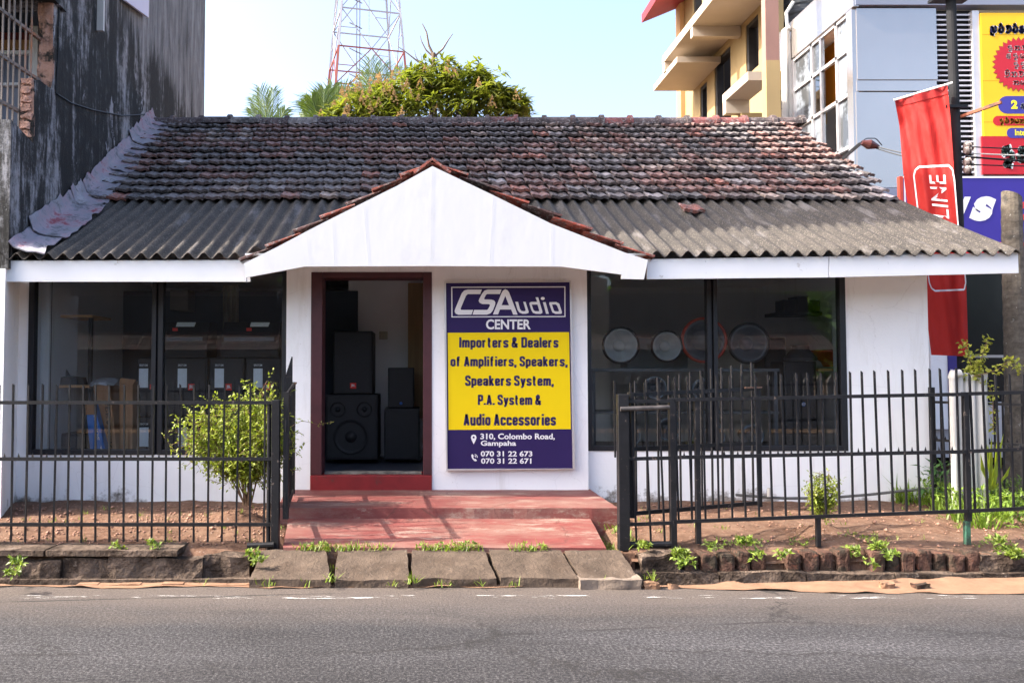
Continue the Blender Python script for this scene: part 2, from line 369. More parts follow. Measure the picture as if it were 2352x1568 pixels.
# ------------------------------------------------------------------ the setting
def struct(name, mb, mat, **k): return tag(mb.build(name, mat, **k), kind='structure')
struct('ground', MB().add([(-600, -600, -.27), (600, -600, -.27), (600, 900, -.27), (-600, 900, -.27)], [(0, 1, 2, 3)]), EARTH)
RE = 5.44                                                        # road edge
struct('road', MB().box(-70, -3.2, -.265, 70, RE, 0), ASPH)
def sheet(f0, f1, x0, x1, nx, ny, zf):                           # grid between two edge functions of x
    mb = MB()
    for i in range(nx + 1):
        x = x0 + (x1 - x0) * i / nx
        for j in range(ny + 1):
            y = f0(x) + (f1(x) - f0(x)) * j / ny; mb.v.append(Vector((x, y, zf(x, y))))
    for i in range(nx):
        for j in range(ny):
            a = i * (ny + 1) + j; mb.f.append((a, a + ny + 1, a + ny + 2, a + 1))
    return mb
def verge_in(x):
    k = max(0, min(1, (x - 1.6) / 1.5))
    return RE - .035 - .16 * k - .05 * pnoise(Vector((x * 1.7, 3, 0))) - .025 * pnoise(Vector((x * 6, 1, 0)))
struct('sand_verge', sheet(verge_in, lambda x: RE + .012 + .285 * max(0, min(1, (x - 1.8) / 4)) ** .8, -9, 12, 300, 10,
       lambda x, y: .004 + max(0, .03 * pnoise(Vector((x * 5, y * 8, 2)))) + (max(0, y - 5.35) * .02)), SAND, smooth=True)
lm = M_cut('worn_white_line_paint', (.50, .49, .48), .8, 6.5, .545, .60, (.35, 2.2, 1))
struct('road_line', sheet(lambda x: 5.135, lambda x: 5.215, -9, 12, 2, 1, lambda x, y: .005), lm)
# garden soil: gentle rise to the wall, planting mounds, low under the red ramp
RX0, RX1 = W(655, 1250, 5.9).x, W(1392, 1250, 5.9).x
BUSH = W(545, 1160, 6.62); SHR = W(1885, 1195, 6.25)
def soil_z(x, y):
    z = .155 + .05 * min(1, max(0, (y - 5.95) / 1.7)) + .022 * pnoise(Vector((x * 2.3, y * 2.3, 0))) + .016 * pnoise(Vector((x * 7, y * 7, 4)))
    for c, r, h in ((BUSH, .34, .13), (SHR, .26, .10), (W(330, 1185, 6.5), .5, .05)):
        d = math.hypot(x - c.x, (y - c.y) * 1.2); z += h * math.exp(-(d / r) ** 2 * 1.6)
    if RX0 - .05 < x < RX1 + .15 and y < 7.75: z = min(z, .06)
    if y < 6.0: z -= .6 * (6.0 - y)
    return z
struct('garden_soil', sheet(lambda x: 5.84, lambda x: 16, -8, 14, 200, 90, soil_z) if False else
       sheet(lambda x: 5.84, lambda x: 8.4, -6, 12, 330, 60, soil_z), SOIL, smooth=True)
struct('back_yard', MB().box(-14, 8.4, -.26, 40, 200, .15), EARTH)
# gravel and soil crumbs lying on the beds
g = MB()
for k in range(3600):
    x = U(-4.4, 6.6); y = U(5.98, 7.5)
    if RX0 - .05 < x < RX1 + .1: continue
    if k % 3 and x > RX1: continue
    s = U(.006, .016) * (1.9 if R() < .07 else 1); z = soil_z(x, y) + s * .4
    pts = [(x + s * U(.6, 1.2), y, z), (x - s * U(.6, 1.2), y + s * U(-.4, .4), z), (x, y + s * U(.7, 1.2), z), (x, y - s * U(.7, 1.2), z), (x + s * .2, y, z + s * U(.5, .9)), (x, y, z - s * .6)]
    g.add(pts, [(0, 2, 4), (2, 1, 4), (1, 3, 4), (3, 0, 4), (2, 0, 5), (1, 2, 5), (3, 1, 5), (0, 3, 5)])
tag(g.build('gravel', M('reddish_gravel', (.30, .17, .12), .9, .5, 40, 0, 5)), kind='stuff', label='loose red gravel and clods on the soil beds')

# ------------------------------------------------------------------ drain edges, cover slabs, bricks
def rough(mb, name, mat, amp=.012, fr=9, cuts=5, parent=None, label=None, bev=.0):
    o = mb.build(name, mat, parent); b = bmesh.new(); b.from_mesh(o.data)
    bmesh.ops.subdivide_edges(b, edges=b.edges[:], cuts=cuts, use_grid_fill=True)
    org = o.matrix_world.translation + Vector(o.location)
    for v in b.verts:
        p = v.co + org; n = Vector((pnoise(p * fr), pnoise(p * fr + Vector((7, 3, 1))), pnoise(p * fr + Vector((1, 9, 5)))))
        n2 = Vector((pnoise(p * fr * 3.1), pnoise(p * fr * 3 + Vector((7, 3, 1))), pnoise(p * fr * 2.8 + Vector((1, 9, 5)))))
        v.co += n * amp + n2 * amp * .45
    b.to_mesh(o.data); b.free()
    for p in o.data.polygons: p.use_smooth = False
    return o
XB = W(572, 1290, 5.8).x
dw = thing('drain_wall', 'crumbling mossy concrete wall of the roadside drain below the left fence', 'wall', (-2.4, 5.85, -.26))
mbw = MB()
for i in range(14):
    x0 = -6 + (XB + 6) * i / 14; x1 = -6 + (XB + 6) * (i + 1) / 14 - .004
    mbw.box(x0, 5.80 + U(-.012, .02), -.26, x1, 6.02, .10 + U(-.02, .03))
o = rough(mbw, 'wall_face', MOSSC, .022, 7, 4, dw)
lp = MB(); lp.box(-6, 5.76, -.26, XB + .03, 5.83, -.035); rough(lp, 'lower_ledge', MOSSC, .008, 6, 6, dw)
ox = W(-40, 1255, 5.86).x
for a, b_, lbl in ((-60, 112, 'flat mossy coping slab at the left end of the drain wall'), (117, 415, 'long mossy coping slab under the left fence pickets')):
    x0 = W(a, 1255, 5.86).x; x1 = W(b_, 1255, 5.86).x
    o = MB().box(x0, 5.78, .125, x1, 6.06, .165)
    o = rough(o, 'coping_slab', MOSSC, .007, 8, 5); tag(o, lbl, 'slab', 'coping slabs on the drain wall')
lk = MB()
for i in range(9):
    x0 = W(175, 1330, RE).x + i * .145; lk.box(x0, RE + .002, -.1, x0 + .14, RE + .055, .012 + U(-.004, .004))
tag(rough(lk, 'road_kerb', SAND, .005, 9, 2), 'low sandy concrete kerb strip along the road below the left fence', 'kerb')
# five drain cover slabs
SL = [((603, 1262), (748, 1259), (760, 1330), (572, 1330), 'first cracked drain slab from the left, its left end chipped beside the weeds'),
      ((776, 1261), (936, 1259), (937, 1328), (768, 1329), 'second drain slab from the left, cracked down its middle'),
      ((946, 1260), (1112, 1259), (1140, 1326), (946, 1326), 'middle drain slab of the five, in front of the red ramp'),
      ((1122, 1260), (1288, 1258), (1328, 1322), (1150, 1324), 'fourth drain slab from the left, with a thick crumbling front edge'),
      ((1296, 1258), (1424, 1260), (1468, 1318), (1334, 1321), 'rightmost drain slab, patched with a pale mortar lip')]
for k, (tl, tr, br, bl, lbl) in enumerate(SL):
    zb, zf, Yb, Yf = .150, .055, 5.86, 5.41
    p = [W(bl[0], 1325, Yf), W(br[0], 1325, Yf), W(tr[0], 1258, Yb), W(tl[0], 1258, Yb)]
    zs = [zf + U(-.008, .008), zf + U(-.008, .008), zb, zb]
    top = [Vector((q.x, q.y + U(-.012, .012), z)) for q, z in zip(p, zs)]
    mb = MB().hexa([q - Vector((0, 0, .075)) for q in top] + top)
    o = rough(mb, 'drain_slab', CONC, .011, 7, 9); tag(o, lbl, 'slab', 'drain cover slabs before the ramp')
lipm = M('pale_mortar', (.19, .15, .12), .9, .15, 8, .5, 30, .02)
xa, xb = W(1330, 1318, 5.4).x, W(1470, 1318, 5.4).x
tag(rough(MB().box(xa, 5.36, -.005, xb, 5.52, .062), 'mortar_lip', lipm, .014, 8, 6), 'pale lump of mortar along the front of the rightmost drain slab', 'mortar')
# brick edging of the right bed
XR = W(1476, 1290, 5.8).x
be = thing('brick_edging', 'row of mossy bricks standing on end along the right soil bed', 'edging', (4, 5.85, -.05))
x = XR + .30
while x < 7.2:
    w = U(.085, .11)
    if not (2.45 < x < 2.62 or 3.05 < x < 3.2 or 4.0 < x < 4.42 or 4.9 < x < 5.0):
        h = .150 + U(-.02, .012); bb = MB().box(x, 5.80 + U(-.02, .02), -.01 + U(-.01, .01), x + w, 5.96, h)
        o = bb.build('brick', BRICK, be, bevel=.022); b = bmesh.new(); b.from_mesh(o.data); bmesh.ops.subdivide_edges(b, edges=b.edges[:], cuts=2, use_grid_fill=True)
        for v in b.verts:
            q = v.co + Vector((x * 3, 0, 0)); v.co += Vector((pnoise(q * 13), pnoise(q * 13 + Vector((5, 1, 2))), pnoise(q * 13 + Vector((2, 8, 1))))) * .011
        b.to_mesh(o.data); b.free()
    x += w + U(.012, .03)
MB().box(XR + .2, 5.86, -.2, 9.5, 5.98, .11).build('soil_backing', SOIL, be)
for bx_ in ((4.02, 5.79, -.03, 4.42, 6.02, .12), (XR - .02, 5.77, .0, XR + .26, 6.0, .135)): rough(MB().box(*bx_), 'mortar_lump', MOSSC, .03, 7, 6, be)
b3 = MB(); xx = XR - .1
while xx < 9.6: b3.box(xx, 5.74, -.27, xx + .62, 6.0, .012 + U(-.012, .008)); xx += .63
rough(b3, 'concrete_footing', MOSSC, .014, 6, 4, be)
for px, py, s, c, lbl in ((1497, 1311, .05, SAND, 'small sandy stone on the verge right of the drain slabs'), (2035, 1312, .045, SAND, 'grey stone on the sandy verge below the brick row'), (2112, 1312, .05, BRICK, 'broken red brick bit on the sandy verge'), (1268 * 1.22, 1313, .03, SAND, 'flat pebble on the sandy verge')):
    p = W(px, py, RE - .05); p.z = .01
    o = MB().box(p.x - s, p.y - s * .5, -.01, p.x + s, p.y + s * .5, s * .8)
    tag(rough(o, 'stone', c, .018, 14, 3), lbl, 'stone')
# red doorstep and ramp
struct('slab_gap_filler', MB().box(RX0 - .1, 5.862, -.2, RX1 + .2, 5.893, .128), SOIL)  # filler strip added behind the slabs so their gaps read dark
d0 = thing('red_doorstep', 'wide red painted concrete step under the shop door', 'step', (.3, 7.1, .1))
xs0, xs1 = W(668, 1130, 7.6).x - .06, W(1358, 1125, 7.6).x
def slabq(front, back, zt, zb, xsn=26, ysn=10, amp=.004):
    (fx0, fx1, fy), (bx0, bx1, by) = front, back
    mb = MB(); 
    def zt_(s, t): return zt[0] + (zt[1] - zt[0]) * t
    n = xsn; m = ysn
    for i in range(n + 1):
        for j in range(m + 1):
            s = i / n; t = j / m; x = (fx0 + (fx1 - fx0) * s) * (1 - t) + (bx0 + (bx1 - bx0) * s) * t; y = fy + (by - fy) * t
            if j == 0: y += .012 * pnoise(Vector((x * 6, 2, 0)))
            mb.v.append(Vector((x, y, zt_(s, t) + amp * pnoise(Vector((x * 4, y * 4, 1))))))
    for i in range(n):
        for j in range(m):
            a = i * (m + 1) + j; mb.f.append((a, a + m + 1, a + m + 2, a + 1))
    rim = [i * (m + 1) for i in range(n + 1)] + [n * (m + 1) + j for j in range(1, m + 1)] + [i * (m + 1) + m for i in range(n - 1, -1, -1)] + [j for j in range(m - 1, 0, -1)]
    o_ = len(mb.v)
    for r in rim: q = mb.v[r]; mb.v.append(Vector((q.x, q.y, zb)))
    L = len(rim)
    for i in range(L): mb.f.append((rim[i], rim[(i + 1) % L], o_ + (i + 1) % L, o_ + i))
    return mb
ZS = W(1000, 1125, 7.62).z
YS = WZ(1000, 1166, ZS).y
slabq((W(672, 1166, YS).x - .12, W(1420, 1166, YS).x, YS), (xs0, xs1, 7.66), (ZS, ZS + .002), .0).build('step_slab', REDP, d0)
tag(slabq((W(650, 1250, 5.9).x, W(1392, 1250, 5.9).x, 5.9), (W(676, 1188, YS).x - .05, W(1356, 1188, YS).x, YS + .01), (.158, ZS - .085), -.1, 26, 14, .006).build('red_ramp', REDP),
    'worn red painted concrete ramp sloping down from the doorstep to the drain slabs', 'ramp')

# ------------------------------------------------------------------ the shop
YW = 7.7
YE = 7.0
XL = lambda Y: W(20, 570, 7.0).x - .06 * (Y - 7)                  # the neighbour's wall plane
shop = thing('audio_shop', 'white single storey audio shop with a tiled roof and a corrugated front skirt', 'shop', (.6, 9, 0))
XRW = W(2133, 800, YW).x
def eave_pt(px): return W(px, 588 - 9 * px / 2340, YE)
# ----- walls (front wall is built round its openings)
LW = (W(67, 850, YW).x, W(658, 850, YW).x, W(200, 1044, YW).z)     # left window opening x0,x1,sill
RW = (W(1348, 850, YW).x, W(1941, 850, YW).x, W(1600, 1035, YW).z)
YC = 7.62
CX0, CX1 = W(657, 850, YC).x, W(1350, 900, YC).x
DX0, DX1 = W(714, 850, YC).x, W(992, 850, YC).x
DZT = W(850, 625, YC).z; TOPZ = 2.62; WB = .0
w = MB()
xl = W(40, 850, YW).x
w.box(xl, YW, WB, LW[0], YW + .22, TOPZ).box(LW[0], YW, WB, LW[1], YW + .22, LW[2])
w.box(LW[0], YW, W(300, 612, YW).z, LW[1], YW + .22, TOPZ)
w.box(RW[0], YW, WB, RW[1], YW + .22, RW[2]).box(RW[0], YW, W(1600, 605, YW).z, RW[1], YW + .22, TOPZ)
w.box(RW[1], YW, WB, XRW, YW + .22, TOPZ)
w.box(CX0, YC, WB, DX0, YW + .22, TOPZ).box(DX1, YC, WB, CX1, YW + .22, TOPZ).box(DX0, YC, DZT, DX1, YW + .22, TOPZ)
w.box(XRW - .22, YW + .22, WB, XRW, 11.2, TOPZ).box(xl, YW + .22, WB, xl + .2, 11.2, TOPZ)
w.build('wall', PLASTER, shop)
MB().box(xl - .0, 11.2, 0, XRW, 11.4, 3.0).build('back_wall', INWALL, shop)
MB().box(xl, 7.73, 2.63, XRW, 11.2, 2.68).build('ceiling', INWALL, shop)
MB().box(xl + .2, YW + .23, 0, XRW - .22, 11.2, W(850, 1088, 7.7).z - .06).build('interior_floor', M('dark_blue_floor', (.09, .10, .13), .4, .15, 4, .05, 20), shop)
# interior partition seen through the door, with a dark panel and a plywood board
ip = MB().box(W(800, 800, 9.9).x, 9.9, .3, W(1400, 800, 9.9).x, 9.98, 2.63); ip.build('partition_wall', INWALL, shop)
MB().box(xl + .2, 9.9, .3, W(822, 800, 9.9).x, 9.86, 2.45).build('blue_panel', M('blue_grey_panel', (.05, .07, .10), .6, .1, 4, 0), shop)
MB().pbox(937, 650, 985, 960, 9.8, .03).build('plywood_board', M('plywood', (.36, .24, .12), .7, .15, 3, .05, 30, stretch=(6, 6, .6)), shop)
fr = MB().pbox(871, 761, 890, 779, 9.86, .02).build('wall_plate', M('cream_socket_plate', (.42, .38, .28), .6, .2, 50, 0), shop)
# ----- windows: frame of two bays, panes
def window(x0, x1, z0, z1, pmx, wide):
    fr = MB(); t = .045
    y0, y1 = YW - .012, YW + .07
    mx = W(pmx, 850, YW).x
    fr.box(x0 - .012, y0, z0 - .0, x0 + t, y1, z1).box(x1 - t, y0, z0, x1 + .012, y1, z1)
    fr.box(x0 + t, y0, z0, mx - wide, y1, z0 + .05).box(mx + wide, y0, z0, x1 - t, y1, z0 + .05).box(x0 + t, y0, z1 - .06, mx - wide, y1, z1).box(mx + wide, y0, z1 - .06, x1 - t, y1, z1)
    fr.box(mx - wide, y0, z0, mx - wide * .2, y1, z1).box(mx + wide * .2, y0, z0, mx + wide, y1, z1).box(mx - wide * .2, y0 + .03, z0, mx + wide * .2, y1, z1)
    f = fr.build('window', BLACKF, shop, bevel=.004)
    MB().box(x0 + t, YW + .02, z0 + .05, mx - wide, YW + .026, z1 - .06).build('pane', GLASS, f)
    MB().box(mx + wide, YW + .02, z0 + .05, x1 - t, YW + .026, z1 - .06).build('pane', GLASS, f)
window(LW[0], LW[1], LW[2] + .0, W(300, 612, YW).z, 361, .055)
window(RW[0], RW[1], RW[2] + .0, W(1600, 605, YW).z, 1637, .05)
# ----- door frame, sill
dt = W(740, 850, YC).x - DX0
df = MB(); zb = W(850, 1090, YC).z
df.box(DX0, YC - .012, zb, DX0 + dt, YW + .16, DZT).box(DX1 - .085, YC - .012, zb, DX1, YW + .16, DZT).box(DX0 + dt, YC - .012, DZT - .055, DX1 - .085, YW + .16, DZT)
df.build('door_frame', MAROON, shop, bevel=.006)
MB().box(DX0, YC - .02, ZS - .02, DX1, YW + .2, zb - .002).build('door_sill', REDSILL, shop, bevel=.008)
rough(MB().box(DX0 + dt + .02, YC + .05, zb, DX1 - .1, YC + .14, zb + .022), 'threshold', M('chipped_threshold', (.16, .15, .13), .9, .5, 20, .4, 30), .006, 16, 5, shop)
# ----- fascia boards and gable
YF = 7.05
def fboard(q, Y, dep): return MB().pquadbox(q, Y, dep)
fl = MB().pquadbox([(8, 599), (575, 597), (575, 647), (8, 647)], YF, .025).build('fascia_board', WHITE, shop, bevel=.002)
fr1 = MB().pquadbox([(1486, 595), (1903, 589), (1903, 637), (1486, 641)], YF, .025).build('fascia_board', WHITE, shop, bevel=.002)
fr2 = MB().pquadbox([(1905, 589), (2338, 579), (2340, 627), (1905, 637)], YF, .025).build('fascia_board', WHITE, shop, bevel=.002)
YG = 6.95
gab = [[(993, 386), (1130, 450), (1265, 515), (1434, 580), (1488, 597), (1480, 641), (1428, 640), (1428, 630), (1289, 612), (990, 611), (699, 612), (565, 637), (565, 648), (560, 605), (640, 566), (713, 528), (765, 502), (912, 430)]]
gm_ = poly_px(MB(), gab, YG, .03)
for v in gm_.v: v.y -= (v.z - 2.4) * .075
gb = gm_.build('gable_board', GABLE, shop)
jm = M('board_joint', (.66, .665, .68), .8, .05, 5, 0)
j = MB()
for x0, y0, x1, y1 in ((992, 390, 989, 611), (835, 470, 847, 612), (706, 545, 712, 611), (765, 505, 768, 611), (1131, 452, 1125, 612), (1266, 517, 1265, 612)):
    pa, pb = W(x0, y0, YG - .0012), W(x1, y1, YG - .0012); pa.y -= (pa.z - 2.4) * .075; pb.y -= (pb.z - 2.4) * .075; j.beam(pa, pb, .0016, .0006)
j.build('board_joint', jm, gb)
# soffit behind the boards and end cap at the right
sf = MB().box(xl, YF + .03, 2.42, W(565, 640, YF).x, YW - .005, 2.44).box(W(1486, 640, YF).x, YF + .03, 2.42, W(2338, 640, YF).x, YW - .005, 2.44)
sf.box(W(565, 640, YF).x + .004, YG + .035, 2.475, W(1486, 640, YF).x - .004, YC - .005, 2.49); sf.build('soffit', WHITE, shop)
# ----- corrugated front skirt
YT = 8.78; ZT = W(1200, 459, YT).z
PIT = W(35.9, 588, YE).x - W(0, 588, YE).x
XRV = W(2340, 578, YE).x
def corr():
    mb = MB(); seg = 10; x0 = W(0, 588, YE).x - .03; n = int((XRV - x0) / PIT * seg) + 3; rows = 16
    xg0, xg1, xgc = W(560, 600, YE).x, W(1488, 597, YE).x, W(993, 400, YE).x
    for i in range(n + 1):
        x = min(x0 + i * PIT / seg, XRV + .03)
        for j in range(rows + 1):
            t = j / rows; y0 = YE
            # the sheets are cut short where the porch roof meets them
            if xg0 < x < xg1:
                y0 = YE + 1.75 * (1 - abs(x - xgc) / ((xg1 - xg0) / 2 + .06)) - .05
                y0 = max(YE, y0)
            y = y0 + (YT + .2 - y0) * t
            tt = (y - YE) / (YT - YE)
            ze = W(970 + x / YE * F, 588 - 9 * (970 + x / YE * F) / 2340, YE).z
            z = ze + (ZT - ze) * tt + .028 * math.sin(2 * math.pi * (x - x0) / PIT) - .012 * math.sin(tt * math.pi)
            mb.v.append(Vector((x, y, z)))
    for i in range(n):
        for j in range(rows):
            a = i * (rows + 1) + j; mb.f.append((a, a + rows + 1, a + rows + 2, a + 1))
    m0 = len(mb.v); mb.v += [v - Vector((0, 0, .008)) for v in mb.v[:]]
    mb.f += [tuple(i + m0 for i in f[::-1]) for f in mb.f[:]]
    for i in range(n):
        a = i * (rows + 1); mb.f.append((a, a + m0, a + rows + 1 + m0, a + rows + 1))
    return mb
co = corr().build('corrugated_roof', ASB, shop, smooth=True)
# paler fibre-cement laps and old patches on the sheets
# ----- clay tile courses
def pal(u, r, right):
    q = pnoise(Vector((u * .55, r * .35, 3.3))) + .35 * pnoise(Vector((u * 2.1, r * .9, 7))) + U(-.32, .32); k = U(.8, 1.5) * (1 + .25 * right)
    if R() < .02 + .03 * right: c = (.25, .085, .055)
    elif R() < .06 + .12 * right: c = (.22, .175, .15) if R() < .6 else (.20, .19, .20)
    elif q < -.22: c = (.092, .088, .095)
    elif q < .06 - .2 * right: c = (.085, .066, .065)
    elif q < .5: c = (.15, .075, .064)
    else: c = (.16, .135, .138)
    m_ = sum(c) / 3; c = tuple(x * .75 + m_ * .25 for x in c)
    return (c[0] * k * 1.1, c[1] * k, c[2] * k * .97)
def tiles(O, Uv, Vv, Nv, rows, wdt, exp, span, colf, thick=.034, lift=.060, hb=.018, jit=.006, rowoff=.5):
    mb = MB(); mb.c = []; nu = 10
    for r in range(rows):
        s0, s1 = span(r); k0 = math.floor(s0 / wdt); off = (r % 2) * rowoff * wdt + U(-.02, .02)
        u = s0 - (wdt - off if off else 0)
        while u < s1:
            a = max(u, s0); b_ = min(u + wdt * .965, s1)
            if b_ - a < wdt * .25: u += wdt; continue
            dv = U(-jit, jit) * 1.6; dn = U(-jit, jit) * .6; col = colf(a, r)
            base = len(mb.v); vs = []
            for t, ln in ((-.10, lift), (.45, lift * .55), (1.12, .0)):
                for i in range(nu + 1):
                    uu = a + (b_ - a) * i / nu; ph = (uu - u) / wdt
                    h = hb * (.5 - .5 * math.cos(2 * math.pi * 2 * ph)) ** .8 + (.02 if ph < .14 else 0)
                    vs.append(O + Uv * uu + Vv * ((r + t) * exp + dv + .022 * pnoise(Vector((uu * .7, r * .3, 1)))) + Nv * (h + ln + dn + .022 * pnoise(Vector((uu * .5, r * .22, 5)))))
            for i in range(nu + 1): vs.append(vs[i] - Nv * thick - Vv * -.004)
            fs = []; q = nu + 1
            for rr in range(2):
                for i in range(nu): fs.append((rr * q + i, rr * q + i + 1, (rr + 1) * q + i + 1, (rr + 1) * q + i))
            for i in range(nu): fs.append((3 * q + i, 3 * q + i + 1, i + 1, i))
            fs.append((3 * q, 0, q, 2 * q)); fs.append((3 * q + nu, nu, q + nu, 2 * q + nu)[::-1])
            mb.add(vs, fs); mb.c += [col] * len(fs); u += wdt
    return mb
YR = 11.34; RID = W(1080, 284, YR); EAV = W(1080, 462, 8.70)
Vv = (Vector((0, YR, RID.z)) - Vector((0, 8.70, EAV.z))); SLN = Vv.length; Vv.normalize(); Uv = Vector((1, 0, 0)); Nv = Uv.cross(Vv)
O = Vector((0, 8.70, EAV.z - .005))
def span(r):
    Y = 8.7 + Vv.y * r * SLN / 13; return (XL(Y) + .1, W(2062, 455, 8.75).x + U(-.03, .05))
def mcol(u, r):
    return pal(u, r, max(0, min(1, (u - .8) / 3.5)))
mb = tiles(O, Uv, Vv, Nv, 13, .212, SLN / 13, span, mcol, rowoff=.12)
mb.build('tile_roof', TILE, shop)
MB().add([O + Uv * XL(8.7) - Nv * .04, O + Uv * XRV - Nv * .04, O + Uv * XRV + Vv * SLN - Nv * .04, O + Uv * XL(11.3) + Vv * SLN - Nv * .04], [(0, 1, 2, 3)]).build('roof_batten_deck', M('dark_batten', (.03, .025, .02), .9, .2, 5, 0), shop)
# rear slope, so the roof is whole from the side
Bv = Vector((0, 1, -.6)).normalized(); Bn = Bv.cross(Uv)
MB().hexa([Vector((XL(11.3), 11.36, RID.z - .06)), Vector((XRV, 11.36, RID.z - .06)), Vector((XRV, 14.4, RID.z - 1.9)), Vector((XL(14), 14.4, RID.z - 1.9)),
           Vector((XL(11.3), 11.36, RID.z)), Vector((XRV, 11.36, RID.z)), Vector((XRV, 14.4, RID.z - 1.84)), Vector((XL(14), 14.4, RID.z - 1.84))]).build('rear_roof', M('dark_rear_tile', (.08, .045, .04), .9, .3, 6, .4, 20), shop)
gx = W(2133, 800, YW).x
MB().prism([[(gx - .1, YW + .23, 2.6), (gx - .1, 11.2, 2.6), (gx - .1, 11.3, RID.z - .08), (gx - .1, 8.72, ZT - .07)]], (.08, 0, 0)).build('gable_wall', PLASTER, shop)
# ridge tiles
rx = W(338, 280, YR).x; k = 0; rl = .41
while rx < W(1818, 283, YR).x - .1:
    mb = MB(); prof = []
    for i in range(9):
        t = math.pi * (i / 8); prof.append((math.cos(t) * .12, math.sin(t) * .12))
    def halfpipe(x0, x1, s, mb):
        b0 = len(mb.v)
        for x in (x0, x1):
            for c_, s_ in prof: mb.v.append(Vector((x, YR + c_ * s, RID.z - .03 + s_ * s)))
        for i in range(8): mb.f.append((b0 + i, b0 + i + 1, b0 + 10 + i, b0 + 9 + i))
        mb.f.append(tuple(range(b0, b0 + 9))); mb.f.append(tuple(range(b0 + 9, b0 + 18))[::-1])
    halfpipe(rx, rx + rl - .01, 1, mb); halfpipe(rx + rl - .055, rx + rl, 1.25, mb)
    fx = max(0, min(1, (rx - .5) / 3)); c = (.085, .06, .06) if R() < .6 - .3 * fx else ((.2, .06, .055) if R() < .6 else (.24, .21, .20))
    mb.c = [c] * len(mb.f); dz = U(-.008, .008)
    for v in mb.v: v.z += dz
    mb.build('ridge_tile', TILE, shop); rx += rl
# ----- porch roof: tile courses running back from the rake
def porch(px_e, py_e, sgn, seed):
    random.seed(seed)
    E = W(px_e, py_e, 6.92); Pk = W(993, 376, 6.92); E.y = Pk.y = 6.945
    V = Pk - E; L = V.length; V.normalize(); Uy = Vector((0, 1, 0)); Nn = V.cross(Uy) * (1 if sgn < 0 else -1)
    if Nn.z < 0: Nn = -Nn
    rows = 7
    def sp(r): return (U(-.012, .012), .25 + 1.75 * (r + 1) / rows)
    def pc(u, r): return ((.24 + U(-.05, .06), .055, .035) if R() < .55 else (.07, .03, .028))
    mb = tiles(E - Nn * .015, Uy, V, Nn, rows, .215, L / rows, sp, pc, thick=.022, lift=.05, hb=.017, jit=.007, rowoff=0)
    return mb.build('porch_tiles', TILE, shop)
porch(556, 604, -1, 5); porch(1492, 596, 1, 9)
pr = MB(); Pk = W(993, 370, 6.92); zz = Pk.z
for k in range(4):
    y0 = 6.93 + k * .42; a = .17
    pr.prism([[(Pk.x - a, y0, zz - .09), (Pk.x, y0, zz + .035), (Pk.x + a, y0, zz - .09), (Pk.x + a - .02, y0, zz - .105), (Pk.x, y0, zz + .012), (Pk.x - a + .02, y0, zz - .105)]], (0, .43, .004))
pr.c = [(.26, .07, .05)] * len(pr.f); pr.build('porch_ridge', TILE, shop)
# ----- torn painted flashing against the neighbour's wall
def M_flash():
    m, t, b = nt('peeling_painted_flashing'); v = coords(t)
    c = ramp(t, noise(t, v, 3.0, 7, .75), [(.36, (.22, .05, .07)), (.43, (.28, .22, .26)), (.55, (.22, .22, .26)), (.68, (.46, .45, .48))])
    c = mix(t, ramp(t, noise(t, v, 6, 7, .8), [(.53, 0), (.63, .85)]), c, (.06, .058, .065))
    t.links.new(c, b.inputs['Base Color']); b.inputs['Roughness'].default_value = .8; bump(t, b, noise(t, v, 25, 6, .7), .5, .02); return m
FLM = M_flash()
def roof_z(Y):
    if Y < 8.75: return W(0, 588, YE).z + (ZT - W(0, 588, YE).z) * (Y - YE) / (YT - YE)
    return EAV.z + (RID.z - EAV.z) * (Y - 8.70) / (YR - 8.70)
FS = [(6.95, 7.75, .02, .36), (7.35, 8.5, .13, .42), (8.35, 8.85, .14, .36), (8.7, 9.6, .13, .34), (9.4, 10.15, .12, .36), (9.98, 10.55, .06, .34), (10.3, 11.35, .13, .38)]
for k, (y0, y1, up, wd) in enumerate(FS):
    mb = MB(); n, m = 16, 7
    for i in range(n + 1):
        Y = y0 + (y1 - y0) * i / n; edge = .04 + up * (.8 + .5 * pnoise(Vector((Y * 9, k, 0))) + .22 * pnoise(Vector((Y * 31, k, 5))))
        lower = wd * (.72 + .22 * pnoise(Vector((Y * 3, k, 9))) + .1 * pnoise(Vector((Y * 17, k, 2))))
        lft = .05 + .022 * (1 - i / n) + .015 * pnoise(Vector((Y * 7, k, 3)))
        for j in range(m + 1):
            t = j / m
            if t < .5: s = 1 - t / .5; X = XL(Y) + .02 + .05 * (1 - s); Z = roof_z(Y) + lft + .03 + edge * s
            else: s = (t - .5) / .5; X = XL(Y) + .07 + lower * s; Z = roof_z(Y) + lft + .03 - .05 * math.sin(s * 1.57) + .03 * pnoise(Vector((Y * 6, s * 4, k)))
            mb.v.append(Vector((X, Y, Z)))
    for i in range(n):
        for j in range(m):
            a = i * (m + 1) + j; mb.f.append((a, a + m + 1, a + m + 2, a + 1))
    c0 = len(mb.v); mb.v += [v - Vector((.004, 0, .008)) for v in mb.v[:]]; mb.f += [tuple(i + c0 for i in f[::-1]) for f in mb.f[:]]
    mb.build('roof_flashing', FLM, shop, smooth=True, fix=False)
# ----- loose tile lying on the corrugated skirt
p = W(1580, 490, 8.35); zt = roof_z(8.35) + .03
o = tiles(Vector((p.x - .11, 8.2, roof_z(8.2) + .045)), Uv, Vector((0, .87, .45)).normalized(), Vector((0, -.45, .87)).normalized(), 1, .235, .2, lambda r: (0, .235), lambda u, r: (.17, .06, .045), lift=.01, rowoff=0)
tag(o.build('roof_tile', TILE), 'single loose clay tile lying on the corrugated roof', 'tile')
o = MB(); q = W(885, 424, 7.4)
